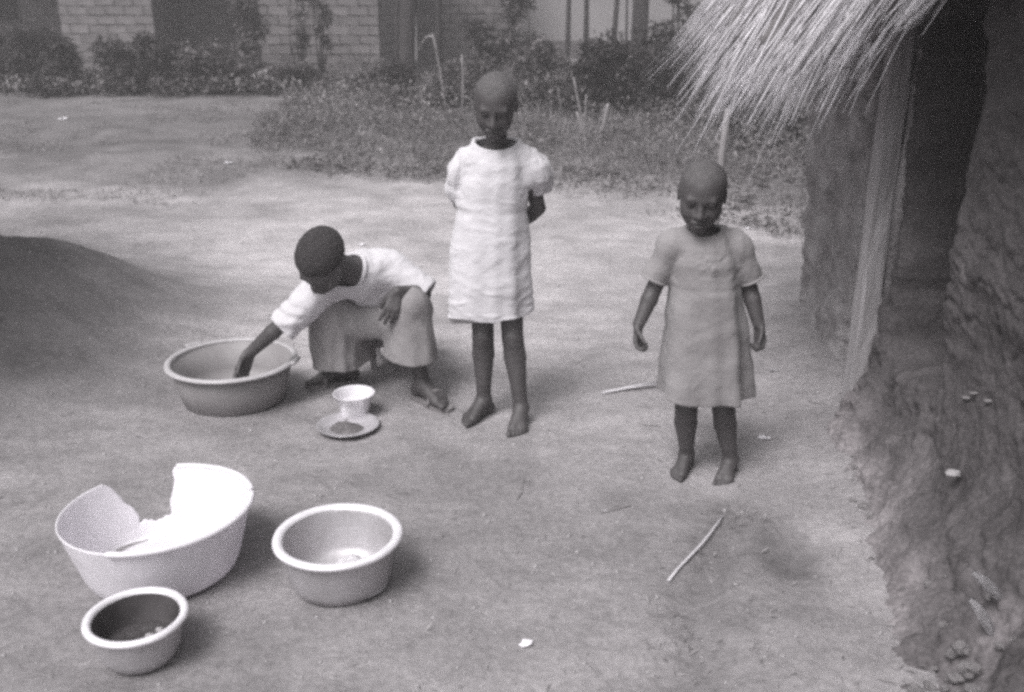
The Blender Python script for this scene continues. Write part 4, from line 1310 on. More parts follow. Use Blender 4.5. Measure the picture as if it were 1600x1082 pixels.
    for i, a in enumerate(ang):
        ing = 1 if i > seg else 0
        for q, (r, z) in enumerate(low):
            if q == n - 1: z = z + ing * (0.006 * math.sin((i - seg) * 0.5) + 0.0025 * math.sin(i * 1.7 + 1) - 0.002)
            V.append((r * k_(a) * math.sin(a), r * k_(a) * math.cos(a), z))
    for i in range(len(ang)):
        j = (i + 1) % len(ang)
        for q in range(n - 1): Fc.append((i * n + q, j * n + q, j * n + q + 1, i * n + q + 1))
    o0, m_ = len(V), len(up) - 1
    for i in range(seg + 1):
        for r, z in up[1:]:
            g0, g1 = gap(z)
            a = g1 + (2 * math.pi + g0 - g1) * i / seg
            V.append((r * k_(a) * math.sin(a), r * k_(a) * math.cos(a), z))
    for i in range(seg):
        c0, c1 = [i * n + n - 1] + [o0 + i * m_ + q for q in range(m_)], [(i + 1) * n + n - 1] + [o0 + (i + 1) * m_ + q for q in range(m_)]
        for q in range(m_): Fc.append((c0[q], c1[q], c1[q + 1], c0[q + 1]))
    me = mesh('body', V, Fc)
    o = link('body', me, 'plastic', root)
    sm = o.modifiers.new('wall', 'SOLIDIFY'); sm.thickness = 0.004; sm.offset = 0
    pv = []
    def rim_arc(a0, a1, nm):
        pts = [Vector((0.256 * math.sin(a) * (1 + 0.006 * math.sin(2 * a + 0.5)), 0.256 * math.cos(a) * (1 + 0.006 * math.sin(2 * a + 0.5)), 0.190)) for a in np.linspace(a0, a1, 60)]
        v, f = tube(pts, 0.0085, 8)
        link('rim', mesh('rim', v, f), 'plastic', root)
    rim_arc(R(-6), R(68), 'rim'); rim_arc(R(73), R(188), 'rim'); 
    h_ = heap('wet_meal', root, 0.165, 0.022, 0.009, 'enamel', 14, 0.35)
    h_['label'] = 'pale wet meal lying on the bottom'
    tag(root, 'large white plastic basin with a big piece broken out of its back', 'basin')
build_vessels()

# ================================================================== people
def build_girl():
    root = (-0.03, 3.42, gz(-0.03, 3.42))
    zg = root[2]
    F = Field((-0.36, 3.18, -0.03), (0.24, 3.66, 1.33), 0.003)
    rh, rk, ra = (-0.115, 3.45, 0.62), (-0.108, 3.415, 0.335), (-0.108, 3.435, 0.062 + zg)
    lh, lk, la = (-0.012, 3.44, 0.62), (0.002, 3.395, 0.335), (0.034, 3.355, 0.062 + zg)
    leg(F, rh, rk, ra, 0.98, 0.85); leg(F, lh, lk, la, 0.98, 0.85)
    foot(F, ra, (-0.62, -0.78), 0.185, zg - 0.002, (0.78, -0.62)); foot(F, la, (-0.16, -0.98), 0.185, zg - 0.002, (-0.98, 0.16))
    F.cap((-0.10, 3.445, 0.65), (-0.035, 3.445, 0.65), 0.07, 0.07, 0.03)
    F.cap((-0.05, 3.45, 0.68), (-0.055, 3.45, 0.86), 0.072, 0.078, 0.03)
    F.ell((-0.056, 3.45, 0.90), (0.092, 0.068, 0.11), None, 0.03)
    F.cap((-0.145, 3.445, 0.985), (0.035, 3.445, 0.985), 0.036, 0.036, 0.03)
    hc, hf, hu, hh = (-0.056, 3.385, 1.174), (-0.08, -0.92, -0.36), (0.02, -0.36, 0.93), 0.206
    P, A = head(F, hc, hf, hu, hh, (-0.055, 3.44, 1.0), 0.036)
    le, lw = (0.096, 3.505, 0.795), (0.01, 3.575, 0.705)
    re, rw = (-0.190, 3.535, 0.81), (-0.10, 3.59, 0.70)
    arm(F, (0.05, 3.445, 0.975), le, lw, 1.0); arm(F, (-0.165, 3.445, 0.975), re, rw, 1.0)
    hand(F, lw, (-0.9, 0.15, -0.4), (0, 0.9, 0.1), (0.3, 0, 1), 0.135); hand(F, rw, (0.85, 0.2, -0.45), (0, 0.9, 0.1), (-0.3, 0, 1), 0.135)
    me = surface('person', F, root, 2)
    paint_face(me, P, hh, root)
    o = link('person', me, None, None, root)
    tag(o, 'standing girl in a white puff-sleeved dress, arms behind her back, barefoot', 'person')
    link('hair', hair_mesh('hair', P, A, hc, hh, root, 0.0016, 0.0005, 0.36, 0.10), 'scalp', o)
    # dress
    D = Field((-0.37, 3.22, 0.36), (0.24, 3.66, 1.1), 0.0036)
    prof = [(0.38, -0.088, 3.435, 0.157, 0.118), (0.55, -0.086, 3.435, 0.150, 0.116), (0.68, -0.082, 3.44, 0.143, 0.110), (0.775, -0.077, 3.445, 0.132, 0.102),
            (0.80, -0.075, 3.445, 0.124, 0.098), (0.82, -0.073, 3.445, 0.127, 0.098), (0.90, -0.064, 3.445, 0.124, 0.094), (0.97, -0.058, 3.445, 0.115, 0.086), (1.02, -0.056, 3.445, 0.100, 0.072), (1.055, -0.056, 3.44, 0.085, 0.058)]
    cloth_profile(D, prof, [(5, 0.6, 0.006, 0.001, 0.80), (9, 2.1, 0.0025, 0.001, 0.80), (3, 1.0, 0.005, 0.001, 0.8)], 0.006, 13.0, 3.0)
    torso = D.d.copy()
    # gathered puff sleeves
    D.ell((0.080, 3.455, 0.940), (0.055, 0.060, 0.062), None, 0.025); D.cap((0.045, 3.45, 0.985), (0.098, 3.48, 0.890), 0.043, 0.050, 0.02)
    D.ell((0.108, 3.465, 0.918), (0.036, 0.056, 0.036), None, 0.008)
    D.cap((-0.160, 3.45, 0.975), (-0.203, 3.48, 0.865), 0.043, 0.043, 0.025); D.ell((-0.190, 3.455, 0.93), (0.043, 0.054, 0.06), None, 0.02)
    D.ell((-0.203, 3.465, 0.868), (0.040, 0.052, 0.034), None, 0.01)
    off_ = lambda x, z: sstep(0.80, 0.84, z) * sstep(0.095, 0.13, np.abs(x + 0.056))
    D.ripple(lambda x, y, z: 0.015 * fbm(x * 34, y * 34, z * 10, 3) * off_(x, z))
    D.ripple(lambda x, y, z: 0.010 * np.abs(fbm(x * 9 + 2, y * 9, z * 15, 4)) - 0.002)
    D.ripple(lambda x, y, z: 0.0018 * np.sin(z * 150 + 18 * x + 5 * vnoise(x * 12, y * 12, z * 8)) * sstep(0.58, 0.47, z))     # creased hem
    D.ripple(lambda x, y, z: 0.0035 * np.exp(-((z - 0.452 - 0.02 * x) / 0.006) ** 2) - 0.002 * np.exp(-((z - 0.465 - 0.02 * x) / 0.006) ** 2))
    shell(D, 0.011)
    T = np.maximum(torso, -(torso + np.float32(0.011)))
    D.ell((-0.056, 3.405, 1.062), (0.082, 0.085, 0.042), None, 0, 'cut'); D.cap((-0.056, 3.44, 1.02), (-0.056, 3.44, 1.2), 0.05, 0.09, 0, 'cut')
    cutplane(D, (0.100, 3.49, 0.862), (0.10, 0.30, -0.95), (0.062, 3.30, 0.70), (0.24, 3.66, 0.93))
    cutplane(D, (-0.208, 3.49, 0.838), (-0.15, 0.30, -0.95), (-0.37, 3.30, 0.70), (-0.178, 3.66, 0.90))
    sl, X, Y, Z = D.full()
    D.d = np.where(Z < 0.93, np.minimum(D.d, T), D.d)
    cutplane(D, (-0.05, 3.43, 0.418), (0.05, 0.0, -1), (-0.4, 3.1, 0.3), (0.3, 3.7, 0.5), 0.004)
    link('dress', surface('dress', D, root, 1), 'white', o)
    # slip showing below the hem on one side
    D = Field((-0.29, 3.27, 0.36), (0.12, 3.62, 0.56), 0.004)
    cloth_profile(D, [(0.38, -0.11, 3.435, 0.130, 0.098), (0.53, -0.10, 3.435, 0.125, 0.096)], [(6, 0.3, 0.005, 0.002, 0.53)])
    shell(D, 0.011)
    cutplane(D, (-0.05, 3.43, 0.425), (0.24, 0.0, -1), (-0.4, 3.1, 0.3), (0.3, 3.7, 0.56), 0.002)
    s = link('slip', surface('slip', D, root, 1), 'slip', o)
    s['label'] = 'greyer slip showing below the hem'
build_girl()

def build_child():
    root = (0.66, 2.95, gz(0.66, 2.95)); zg = root[2]
    F = Field((0.33, 2.74, -0.03), (0.86, 3.12, 1.10), 0.003)
    rh, rk, ra = (0.578, 2.955, 0.44), (0.575, 2.94, 0.235), (0.596, 2.99, 0.052 + zg)
    lh, lk, la = (0.675, 2.955, 0.44), (0.698, 2.935, 0.235), (0.738, 2.95, 0.052 + zg)
    leg(F, rh, rk, ra, 0.90); leg(F, lh, lk, la, 0.90)
    foot(F, ra, (-0.50, -0.86), 0.155, zg - 0.002, (0.86, -0.5)); foot(F, la, (-0.45, -0.89), 0.155, zg - 0.002, (-0.89, 0.45))
    F.cap((0.585, 2.955, 0.47), (0.665, 2.955, 0.47), 0.07, 0.07, 0.03)
    F.cap((0.622, 2.95, 0.50), (0.603, 2.95, 0.68), 0.075, 0.075, 0.03)
    F.ell((0.600, 2.95, 0.72), (0.085, 0.065, 0.09), None, 0.03)
    F.cap((0.525, 2.95, 0.795), (0.67, 2.95, 0.795), 0.032, 0.032, 0.03)
    hc, hf, hu, hh = (0.574, 2.905, 0.955), (-0.20, -0.95, -0.26), (0.0, -0.26, 0.96), 0.201
    P, A = head(F, hc, hf, hu, hh, (0.596, 2.945, 0.80), 0.034)
    re, rw = (0.450, 2.955, 0.645), (0.402, 2.915, 0.540)
    le, lw = (0.755, 2.955, 0.645), (0.784, 2.92, 0.540)
    arm(F, (0.505, 2.95, 0.788), re, rw, 0.93); arm(F, (0.695, 2.95, 0.788), le, lw, 0.93)
    hand(F, rw, (-0.10, -0.30, -0.95), (0.75, -0.45, 0.1), (0.4, -0.9, 0), 0.112, (0.45, 0.75, 0.6), 0.5)
    hand(F, lw, (0.12, -0.25, -0.95), (-0.75, -0.45, 0.1), (-0.4, -0.9, 0), 0.112, (0.45, 0.75, 0.6), 0.5)
    me = surface('person', F, root, 2)
    paint_face(me, P, hh, root)
    o = link('person', me, None, None, root)
    tag(o, 'small barefoot child in a grey dress standing beside the mud hut', 'person')
    link('hair', hair_mesh('hair', P, A, hc, hh, root, 0.0016, 0.0005, 0.36, 0.10), 'scalp', o)
    D = Field((0.36, 2.78, 0.24), (0.87, 3.12, 0.90), 0.0034)
    prof = [(0.25, 0.632, 2.955, 0.152, 0.122), (0.40, 0.628, 2.955, 0.141, 0.117), (0.55, 0.619, 2.955, 0.126, 0.107), (0.645, 0.613, 2.955, 0.113, 0.099), (0.663, 0.611, 2.955, 0.110, 0.096), (0.675, 0.610, 2.955, 0.113, 0.097),
            (0.74, 0.604, 2.95, 0.112, 0.092), (0.79, 0.600, 2.95, 0.102, 0.080), (0.825, 0.597, 2.95, 0.082, 0.062), (0.85, 0.596, 2.95, 0.062, 0.052)]
    cloth_profile(D, prof, [(5, 0.9, 0.014, 0.001, 0.66), (8, 2.0, 0.006, 0.001, 0.66), (3, 0.5, 0.006, 0.001, 0.66)], 0.006, 12.0, 8.0)
    torso = D.d.copy()
    for sh, cu, s in (((0.505, 2.95, 0.795), (0.446, 2.957, 0.668), -1), ((0.695, 2.95, 0.795), (0.757, 2.957, 0.668), 1)):
        D.cap(sh, cu, 0.047, 0.044, 0.022)
        D.ell(np.array(sh) + np.array((s * 0.012, 0, -0.012)), (0.045, 0.05, 0.045), None, 0.02)
    # armhole creases, smocked yoke
    for s in (-1, 1):
        D.cap((0.600 + s * 0.098, 2.872, 0.785), (0.600 + s * 0.112, 2.868, 0.70), 0.010, 0.012, 0.02, 'cut')
    D.ripple(lambda x, y, z: 0.009 * fbm(x * 60, y * 40, z * 60, 3) * sstep(0.69, 0.71, z) * sstep(0.79, 0.76, z) * sstep(0.075, 0.05, np.abs(x - 0.603)) * sstep(2.93, 2.90, y))
    D.ripple(lambda x, y, z: 0.009 * np.abs(fbm(x * 11 + 5, y * 11, z * 9, 4)) - 0.002)
    D.ripple(lambda x, y, z: 0.009 * fbm(x * 22, y * 22, z * 12, 3) * sstep(0.09, 0.12, np.abs(x - 0.603)) * sstep(0.66, 0.69, z))
    shell(D, 0.010)
    T = np.maximum(torso, -(torso + np.float32(0.010)))
    D.ell((0.592, 2.925, 0.868), (0.060, 0.070, 0.042), None, 0, 'cut'); D.cap((0.596, 2.95, 0.82), (0.596, 2.95, 1.0), 0.042, 0.07, 0, 'cut')
    cutplane(D, (0.447, 2.957, 0.678), (-0.40, 0.03, -0.9), (0.36, 2.80, 0.58), (0.496, 3.1, 0.75))
    cutplane(D, (0.756, 2.957, 0.676), (0.42, 0.03, -0.9), (0.715, 2.80, 0.58), (0.87, 3.1, 0.75))
    sl, X, Y, Z = D.full()
    D.d = np.where(Z < 0.76, np.minimum(D.d, T), D.d)
    cutplane(D, (0.63, 2.95, 0.288), (-0.03, 0, -1), (0.3, 2.7, 0.2), (0.9, 3.2, 0.36), 0.003)
    dr = link('dress', surface('dress', D, root, 1), 'greydress', o)
    for cu, ax, s in (((0.4485, 2.957, 0.681), (-0.40, 0.03, -0.9), -1), ((0.7545, 2.957, 0.679), (0.42, 0.03, -0.9), 1)):
        ax = Vector(ax).normalized(); u = ax.cross(Vector((0, 1, 0))).normalized(); v_ = ax.cross(u)
        pts = [Vector(cu) + (u * math.cos(t) + v_ * math.sin(t)) * 0.0445 for t in np.linspace(0, 2 * math.pi, 33)]
        v, f = tube(pts, 0.0045, 6)
        c = link('cuff', mesh('cuff', np.array([tuple(q) for q in v]) - np.array(root), f), 'greydress', dr)
        c['label'] = 'stitched sleeve cuff'
build_child()

def build_croucher():
    root = (-0.55, 3.80, gz(-0.55, 3.80)); zg = root[2]
    F = Field((-1.13, 3.32, -0.03), (-0.12, 4.12, 0.78), 0.0033)
    rh, rk, ra = (-0.57, 3.95, 0.25), (-0.735, 3.645, 0.375), (-0.70, 3.765, 0.072 + zg)
    lh, lk, la = (-0.44, 3.95, 0.25), (-0.398, 3.585, 0.395), (-0.355, 3.575, 0.072 + zg)
    leg(F, rh, rk, ra, 1.08); leg(F, lh, lk, la, 1.08)
    foot(F, ra, (-0.97, -0.22), 0.215, zg + 0.016, (0.22, -0.97)); foot(F, la, (0.70, -0.71), 0.215, zg + 0.016, (-0.71, -0.7))
    F.cap((-0.55, 3.97, 0.25), (-0.45, 3.97, 0.25), 0.09, 0.09, 0.03)
    F.chain([(-0.505, 3.95, 0.28), (-0.535, 3.84, 0.39), (-0.575, 3.72, 0.475), (-0.60, 3.65, 0.51)], [0.085, 0.085, 0.09, 0.06], 0.03)
    F.cap((-0.725, 3.585, 0.475), (-0.49, 3.72, 0.505), 0.045, 0.045, 0.03)
    hc, hf, hu, hh = (-0.698, 3.455, 0.608), (-0.30, -0.52, -0.80), (-0.16, -0.74, 0.60), 0.235
    P, A = head(F, hc, hf, hu, hh, (-0.605, 3.635, 0.515), 0.045)
    re, rw = (-0.880, 3.525, 0.345), (-1.015, 3.520, 0.225)
    le, lw = (-0.350, 3.69, 0.415), (-0.437, 3.535, 0.468)
    arm(F, (-0.735, 3.58, 0.465), re, rw, 1.08); arm(F, (-0.475, 3.725, 0.495), le, lw, 1.08)
    hand(F, rw, (-0.42, -0.15, -0.86), (0.35, -0.5, -0.2), (-0.3, -0.9, 0), 0.15, (0.30, 0.45, 0.35), 0.35)
    hand(F, lw, (-0.25, -0.42, -0.87), (-0.2, 0.85, -0.4), (-0.9, 0.1, 0), 0.145, (0.22, 0.30, 0.25), 0.2, 0.16)
    me = surface('person', F, root, 2)
    paint_face(me, P, hh, root)
    o = link('person', me, None, None, root)
    tag(o, 'person in a white T-shirt and grey trousers crouching, one hand in the grey tub', 'person')
    link('hair', hair_mesh('hair', P, A, hc, hh, root, 0.005, 0.0024, 0.46, 0.02, 0.0033), 'hair', o)
    # T-shirt
    D = Field((-0.97, 3.42, 0.14), (-0.24, 4.13, 0.66), 0.0038)
    D.chain([(-0.505, 3.97, 0.27), (-0.53, 3.86, 0.385), (-0.575, 3.735, 0.465), (-0.60, 3.665, 0.505)], [0.128, 0.122, 0.118, 0.080], 0.03)
    D.cap((-0.715, 3.60, 0.475), (-0.485, 3.725, 0.505), 0.070, 0.072, 0.04)
    D.cap((-0.735, 3.585, 0.465), (-0.905, 3.515, 0.315), 0.066, 0.062, 0.03)
    D.cap((-0.475, 3.725, 0.495), (-0.315, 3.68, 0.40), 0.068, 0.064, 0.03)
    D.cap((-0.50, 3.82, 0.51), (-0.48, 3.84, 0.52), 0.02, 0.02, 0.04)
    D.ripple(lambda x, y, z: 0.013 * fbm(x * 11 + z * 6, y * 9, z * 11 - x * 5, 3) + 0.014 * np.abs(fbm(x * 9 - z * 5, y * 9, z * 9, 4)) - 0.003)
    D.ripple(lambda x, y, z: 0.003 * np.sin((x * 0.6 + z) * 95 + 6 * vnoise(x * 9, y * 9, z * 9)) * sstep(-0.74, -0.84, x))
    shell(D, 0.011)
    cutplane(D, (-0.888, 3.522, 0.330), (-0.72, -0.25, -0.64), (-0.99, 3.40, 0.2), (-0.80, 3.62, 0.45))
    cutplane(D, (-0.335, 3.685, 0.412), (0.80, -0.22, -0.50), (-0.40, 3.55, 0.28), (-0.2, 3.85, 0.56))
    D.cap((-0.615, 3.628, 0.525), (-0.66, 3.53, 0.57), 0.064, 0.075, 0, 'cut')
    cutplane(D, (-0.50, 3.99, 0.235), (0.08, 0.66, -0.74), (-0.8, 3.75, 0.1), (-0.2, 4.2, 0.4))
    sh = link('shirt', surface('shirt', D, root, 1), 'tee', o)
    ax = Vector((-0.045, -0.098, 0.045)).normalized()
    c0 = Vector((-0.620, 3.622, 0.528)); u = ax.cross(Vector((0, 0, 1))).normalized(); v_ = ax.cross(u)
    pts = [c0 + (u * math.cos(t) + v_ * math.sin(t)) * 0.067 + ax * 0.012 * math.cos(2 * t) for t in np.linspace(0, 2 * math.pi, 41)]
    v, f = tube(pts, 0.0085, 8)
    link('collar', mesh('collar', np.array([tuple(q) for q in v]) - np.array(root), f), 'tee', sh)
    # trousers
    D = Field((-0.93, 3.38, 0.06), (-0.24, 4.14, 0.52), 0.004)
    D.cap((-0.56, 3.97, 0.26), (-0.45, 3.97, 0.26), 0.108, 0.108, 0.03)
    D.cap((-0.57, 3.95, 0.26), (-0.735, 3.65, 0.370), 0.100, 0.075, 0.02); D.cap((-0.44, 3.95, 0.26), (-0.398, 3.59, 0.39), 0.100, 0.070, 0.02)
    D.cap((-0.735, 3.65, 0.370), (-0.695, 3.72, 0.08), 0.073, 0.118, 0.03); D.cap((-0.70, 3.70, 0.33), (-0.66, 3.76, 0.08), 0.07, 0.105, 0.03)
    D.cap((-0.398, 3.59, 0.39), (-0.385, 3.565, 0.16), 0.072, 0.096, 0.03); D.cap((-0.42, 3.60, 0.34), (-0.42, 3.60, 0.16), 0.06, 0.09, 0.03)
    D.cap((-0.70, 3.69, 0.30), (-0.43, 3.63, 0.31), 0.080, 0.062, 0.05)
    D.ripple(lambda x, y, z: 0.013 * fbm(x * 12, y * 12, z * 6, 3) + 0.014 * np.abs(fbm(x * 8, y * 8, z * 8 + x * 6, 4)) - 0.003)
    D.ripple(lambda x, y, z: 0.004 * np.sin(x * 50 + y * 40 + 4 * vnoise(x * 8, y * 8, z * 6)) * sstep(0.36, 0.16, z))
    shell(D, 0.012)
    cutplane(D, (-0.69, 3.72, 0.112), (0.05, 0.0, -1), (-0.99, 3.3, 0.0), (-0.535, 3.93, 0.28), 0.003)
    cutplane(D, (-0.40, 3.57, 0.186), (-0.05, 0.0, -1), (-0.535, 3.3, 0.0), (-0.2, 3.80, 0.30), 0.003)
    link('trousers', surface('trousers', D, root, 1), 'trouser', o)
    # sandals: sole and strap
    for an, f in ((ra, (-0.97, -0.22)), (la, (0.70, -0.71))):
        f = Vector((f[0], f[1], 0)).normalized(); s = Vector((-f.y, f.x, 0)); L = 0.215
        b = Vector((an[0], an[1], 0))
        V = []
        out = [(-0.32, 0.0), (-0.30, 0.09), (-0.1, 0.12), (0.2, 0.13), (0.5, 0.19), (0.66, 0.17), (0.76, 0.05), (0.76, -0.05), (0.66, -0.15), (0.45, -0.19), (0.2, -0.15), (-0.1, -0.12), (-0.30, -0.09)]
        m = len(out)
        for z in (0.001, 0.016):
            for p_, q_ in out: V.append(b + f * p_ * L + s * q_ * L + Vector((0, 0, zg + z)))
        Fc = [tuple(range(m - 1, -1, -1)), tuple(range(m, 2 * m))] + [(i, (i + 1) % m, m + (i + 1) % m, m + i) for i in range(m)]
        sa = link('sandal', mesh('sandal', np.array([tuple(q) for q in V]) - np.array(root), Fc), 'rubber', o, smooth=False)
        pts = [b + f * 0.36 * L + s * (0.185 * math.cos(t)) * L + Vector((0, 0, zg + 0.015 + 0.052 * math.sin(t))) for t in np.linspace(0, math.pi, 15)]
        v, fc = tube(pts, 0.008, 6)
        link('strap', mesh('strap', np.array([tuple(q) for q in v]) - np.array(root), fc), 'rubber', sa)
    # low stool
    st = empty('stool', (-0.50, 3.99, gz(-0.5, 3.99)))
    link('seat', box_mesh('seat', 0.26, 0.17, 0.03, 0.003, random, 0.006), 'wood', st, (0, 0.01, 0.105), smooth=False)
    for x in (-0.10, 0.10):
        for y in (-0.055, 0.075):
            link('leg', box_mesh('leg', 0.026, 0.026, 0.112, 0.002), 'wood', st, (x, y, -0.005), smooth=False)
    tag(st, 'low wooden stool under the crouching person', 'stool')
build_croucher()

# ================================================================== small things lying about
def scrap(name, px, py, size, label, seed, material='paper', cat='scrap', group=None):
    p = gp(px, py, 0.004)
    rg = random.Random(seed)
    n = 9
    V, Fc = [(0, 0, size * 0.12)], []
    for k in range(n):
        a = 2 * math.pi * k / n
        r = size * rg.uniform(0.55, 1.1)
        V.append((r * math.cos(a), r * 0.75 * math.sin(a), rg.uniform(0, size * 0.25)))
    for k in range(n): Fc.append((0, 1 + k, 1 + (k + 1) % n))
    o = link(name, mesh(name, V, Fc), material, None, p, smooth=False)
    sm = o.modifiers.new('thickness', 'SOLIDIFY'); sm.thickness = 0.0015
    return tag(o, label, cat, group)

def stick(name, a, b, r, material, label, cat, group=None, sag=0.0):
    a, b = Vector(a), Vector(b)
    pts = [Vector((0, 0, 0)) + (b - a) * t + Vector((0.006 * math.sin(t * 5 + a.x * 9), 0.004 * math.cos(t * 7), 0)) for t in np.linspace(0, 1, 7)]
    v, f = tube(pts, [r, r * 1.05, r, r * 0.95, r * 0.9, r * 0.85, r * 0.7], 7)
    return tag(link(name, mesh(name, v, f), material, None, a), label, cat, group)

def build_litter():
    scrap('paper_scrap', 823, 1008, 0.022, 'white paper scrap on bare ground at the bottom of the yard', 1)
    scrap('paper_scrap', 1193, 686, 0.024, 'white torn scrap on the ground beside the small child\'s shadow', 2)
    scrap('paper_scrap', 566, 383, 0.03, 'white scrap on the ground above the crouching person\'s back', 3)
    scrap('paper_scrap', 1170, 358, 0.026, 'white scrap beside the small child\'s shoulder', 4)
    scrap('paper_scrap', 97, 183, 0.06, 'pale upright scrap on the left bank below the dark bushes', 5)
    scrap('paper_scrap', 358, 256, 0.05, 'white scrap at the edge of the weeds', 6)
    scrap('husk_scrap', 1208, 580, 0.03, 'pale crumpled husk by the foot of the mud wall', 7, 'husk')
    scrap('husk_scrap', 945, 800, 0.012, 'tiny pale husk on bare ground left of the gully', 8, 'husk')
    # straw bundle
    root = empty('straw_bundle', gp(940, 617, 0.006))
    e = gp(1030, 604, 0.012)
    for k in range(6):
        q = e - root.location + Vector((random.uniform(-0.01, 0.01), random.uniform(-0.03, 0.05), random.uniform(0, 0.012)))
        v, f = tube([Vector((0.004 * k, 0.002 * k, 0.001 * k)), q * 0.5 + Vector((0, 0, 0.004)), q], [0.0045, 0.004, 0.003], 6)
        link('straw', mesh('straw', v, f), 'straw', root)
    tag(root, 'pale bundle of straws lying left of the small child\'s skirt', 'straw')
    stick('stick', gp(1047, 912, 0.006), gp(1128, 812, 0.012), 0.0042, 'straw', 'long pale stick lying along the gully', 'stick')
    S = 'thin straws dropped on the yard'
    for (x0, y0, x1, y1), lab in zip([(806, 783, 822, 752), (937, 804, 985, 793), (1268, 972, 1296, 1004), (1290, 668, 1312, 690), (1265, 628, 1290, 634), (1000, 664, 1030, 668), (1060, 640, 1052, 628)],
            ['thin dark twig lying between pot and gully', 'thin pale straw lying left of the gully', 'thin pale straw on the ground at the lower right', 'pale straw propped at the foot of the door post', 'pale straw lying at the foot of the hut wall', 'faint straw lying left of the small child\'s feet', 'short straw at the hem of the grey dress']):
        stick('straw', gp(x0, y0, 0.004), gp(x1, y1, 0.006), 0.0022, 'dry', lab, 'straw', S)
    # maize cobs pushed into the rubble at lower right
    for (px, py, Y), rot, lab in (((1548, 918, 1.915), (0.15, 0.75, 0.35), 'upper maize cob husk in the rubble of the mud wall'), ((1540, 968, 1.872), (0.2, 0.95, 0.2), 'lower maize cob husk in the rubble of the mud wall')):
        p = at(px, py, Y)
        root = empty('maize_husk', p + Vector((-0.018, -0.020, 0.012)))
        root.rotation_euler = (0.7, rot[1], rot[2]); root.scale = (1.3, 0.62, 0.7)
        for k in range(5):
            V, Fc = [], []
            an = (k - 2) * 0.55
            for q in range(7):
                t = q / 6
                wd = 0.016 * math.sin(math.pi * (0.12 + 0.8 * t))
                r0 = 0.014 * math.sin(math.pi * (0.1 + 0.8 * t)) + 0.003
                for s in (-1, 0, 1):
                    a = an + s * 0.45
                    V.append(((t - 0.5) * 0.11, r0 * math.sin(a) * 1.5, r0 * math.cos(a) * 1.3 + (0.004 if s == 0 else 0)))
            for q in range(6):
                for s in (0, 1): Fc.append((q * 3 + s, q * 3 + s + 1, q * 3 + s + 4, q * 3 + s + 3))
            link('husk_leaf', mesh('husk_leaf', V, Fc), 'husk', root)
        v, f = tube([(-0.055, 0, 0), (-0.02, 0, 0.004), (0.03, 0, 0.004), (0.05, 0, 0)], [0.008, 0.015, 0.014, 0.006], 10)
        link('cob', mesh('cob', v, f), 'husk', root)
        tag(root, lab, 'maize')
    p = at(1490, 742, 2.375)
    rock_thing('stone', p, 0.022, 0.014, 0.009, 'stone', 'pale stone stuck in the mud wall above the rubble', 'stone', None, 4)
    for k, (px, py) in enumerate(((1523, 615), (1545, 627), (1510, 622))):
        p = at(px, py, (2.485, 2.412, 2.51)[k])
        rock_thing('lime_lump', p, 0.013, 0.010, 0.003, 'clod', ['largest pale lime lump of three stuck in the mud wall', 'rightmost pale lime lump of three stuck in the mud wall', 'leftmost pale lime lump of three stuck in the mud wall'][k], 'lump', 'lime lumps in the mud wall', k + 3)
    # fallen clods along the foot of the wall
    rg = random.Random(21)
    ms = [rock_mesh('mud_clod', 1.0, 0.8, 0.62, 30 + k, 7, 11, 0.85, 2.2) for k in range(7)]
    for m_ in ms: m_.materials.append(M['clod']); 
    for k in range(110):
        y = rg.uniform(1.45, 3.3)
        x = 0.97 + (y - 1.84) * 0.2 + abs(rg.gauss(0, 0.06)) * (1 if rg.random() < 0.85 else -0.5)
        s = rg.choice((rg.uniform(0.006, 0.013), rg.uniform(0.012, 0.024)))
        o = bpy.data.objects.new('mud_clod', ms[k % 7]); COL.objects.link(o)
        o.location = (x, y, gz(x, y) + max(0, x - (0.96 + (y - 1.84) * 0.2)) * 0.9 - s * 0.2)
        o.scale = (s, s, s); o.rotation_euler = (rg.uniform(-0.4, 0.4), rg.uniform(-0.4, 0.4), rg.uniform(0, 6.28))
        tag(o, 'small mud clod among those fallen along the foot of the hut wall', 'clod', 'mud clods fallen along the hut wall')
    # pebbles, crumbs of soil and bits of straw nobody could count
    V_all, F_all, off = [], [], 0
    n = 6500
    y = 1.4 + 7.5 * RNG.uniform(0, 1, n) ** 1.5; x = RNG.uniform(-0.62, 0.45, n) * (y + 0.6)
    r = (0.0012 + 0.0065 * RNG.uniform(0, 1, n) ** 4) * (0.7 + 0.2 * y)
    z = hgt(x, y)
    octa = np.array([(1, 0, 0), (0, 1, 0), (-1, 0, 0), (0, -1, 0), (0, 0, 0.8), (0, 0, -0.5)])
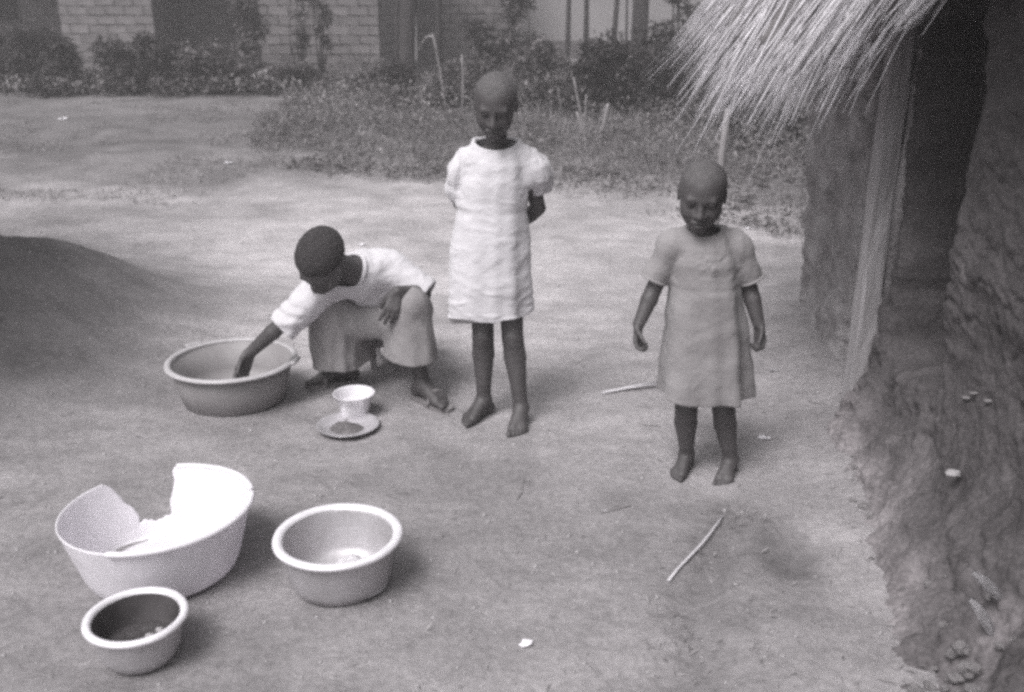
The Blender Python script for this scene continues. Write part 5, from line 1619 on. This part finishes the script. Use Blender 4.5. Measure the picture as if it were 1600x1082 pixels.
    V = (np.stack([x, y, z], 1)[:, None] + octa[None] * r[:, None, None] * RNG.uniform(0.6, 1.3, (n, 6, 1))).reshape(-1, 3)
    i = np.arange(n)[:, None, None] * 6
    Fo = np.array([(0, 1, 4), (1, 2, 4), (2, 3, 4), (3, 0, 4), (1, 0, 5), (2, 1, 5), (3, 2, 5), (0, 3, 5)])
    o = link('soil_crumbs', mesh('soil_crumbs', V, (i + Fo[None]).reshape(-1, 3)), 'stone', smooth=False)
    tag(o, 'crumbs of soil and tiny stones strewn over the yard', 'crumbs', None, 'stuff')
    n = 900
    y = 1.6 + 6 * RNG.uniform(0, 1, n) ** 1.6; x = RNG.uniform(-0.5, 0.42, n) * (y + 0.6)
    m = 160
    y[:m] = RNG.uniform(1.6, 3.6, m); x[:m] = 0.93 + (y[:m] - 1.84) * 0.2 + RNG.normal(0, 0.07, m)
    P = np.stack([x, y, hgt(x, y) + 0.004], 1); P[:m, 2] += np.clip(x[:m] - (0.96 + (y[:m] - 1.84) * 0.2), 0, 1) * 0.9
    V, Fc = leaves(P, 0.035, 0.02, 0.0, 0.10)
    o = link('straw_litter', mesh('straw_litter', V, Fc), 'dry', smooth=False)
    tag(o, 'short bits of straw strewn over the yard', 'straw', None, 'stuff')
build_litter()

# ================================================================== thin haze volume added to imitate the lens's veiling glare
def build_haze():
    me = box_mesh('haze', 60, 60, 6.4)
    o = link('haze', me, None, None, (0, 14, -1.6), smooth=False)
    m = bpy.data.materials.new('lens_haze'); m.use_nodes = True
    n, l = m.node_tree.nodes, m.node_tree.links
    n.remove(n['Principled BSDF'])
    pv = n.new('ShaderNodeVolumePrincipled')
    pv.inputs['Color'].default_value = (1.0, 0.98, 0.99, 1); pv.inputs['Density'].default_value = 0.008
    pv.inputs['Anisotropy'].default_value = 0.2
    l.new(pv.outputs[0], n['Material Output'].inputs['Volume'])
    me.materials.append(m)
    tag(o, 'thin pale haze volume added over the yard to imitate lens glare', 'haze', None, 'stuff')
build_haze()
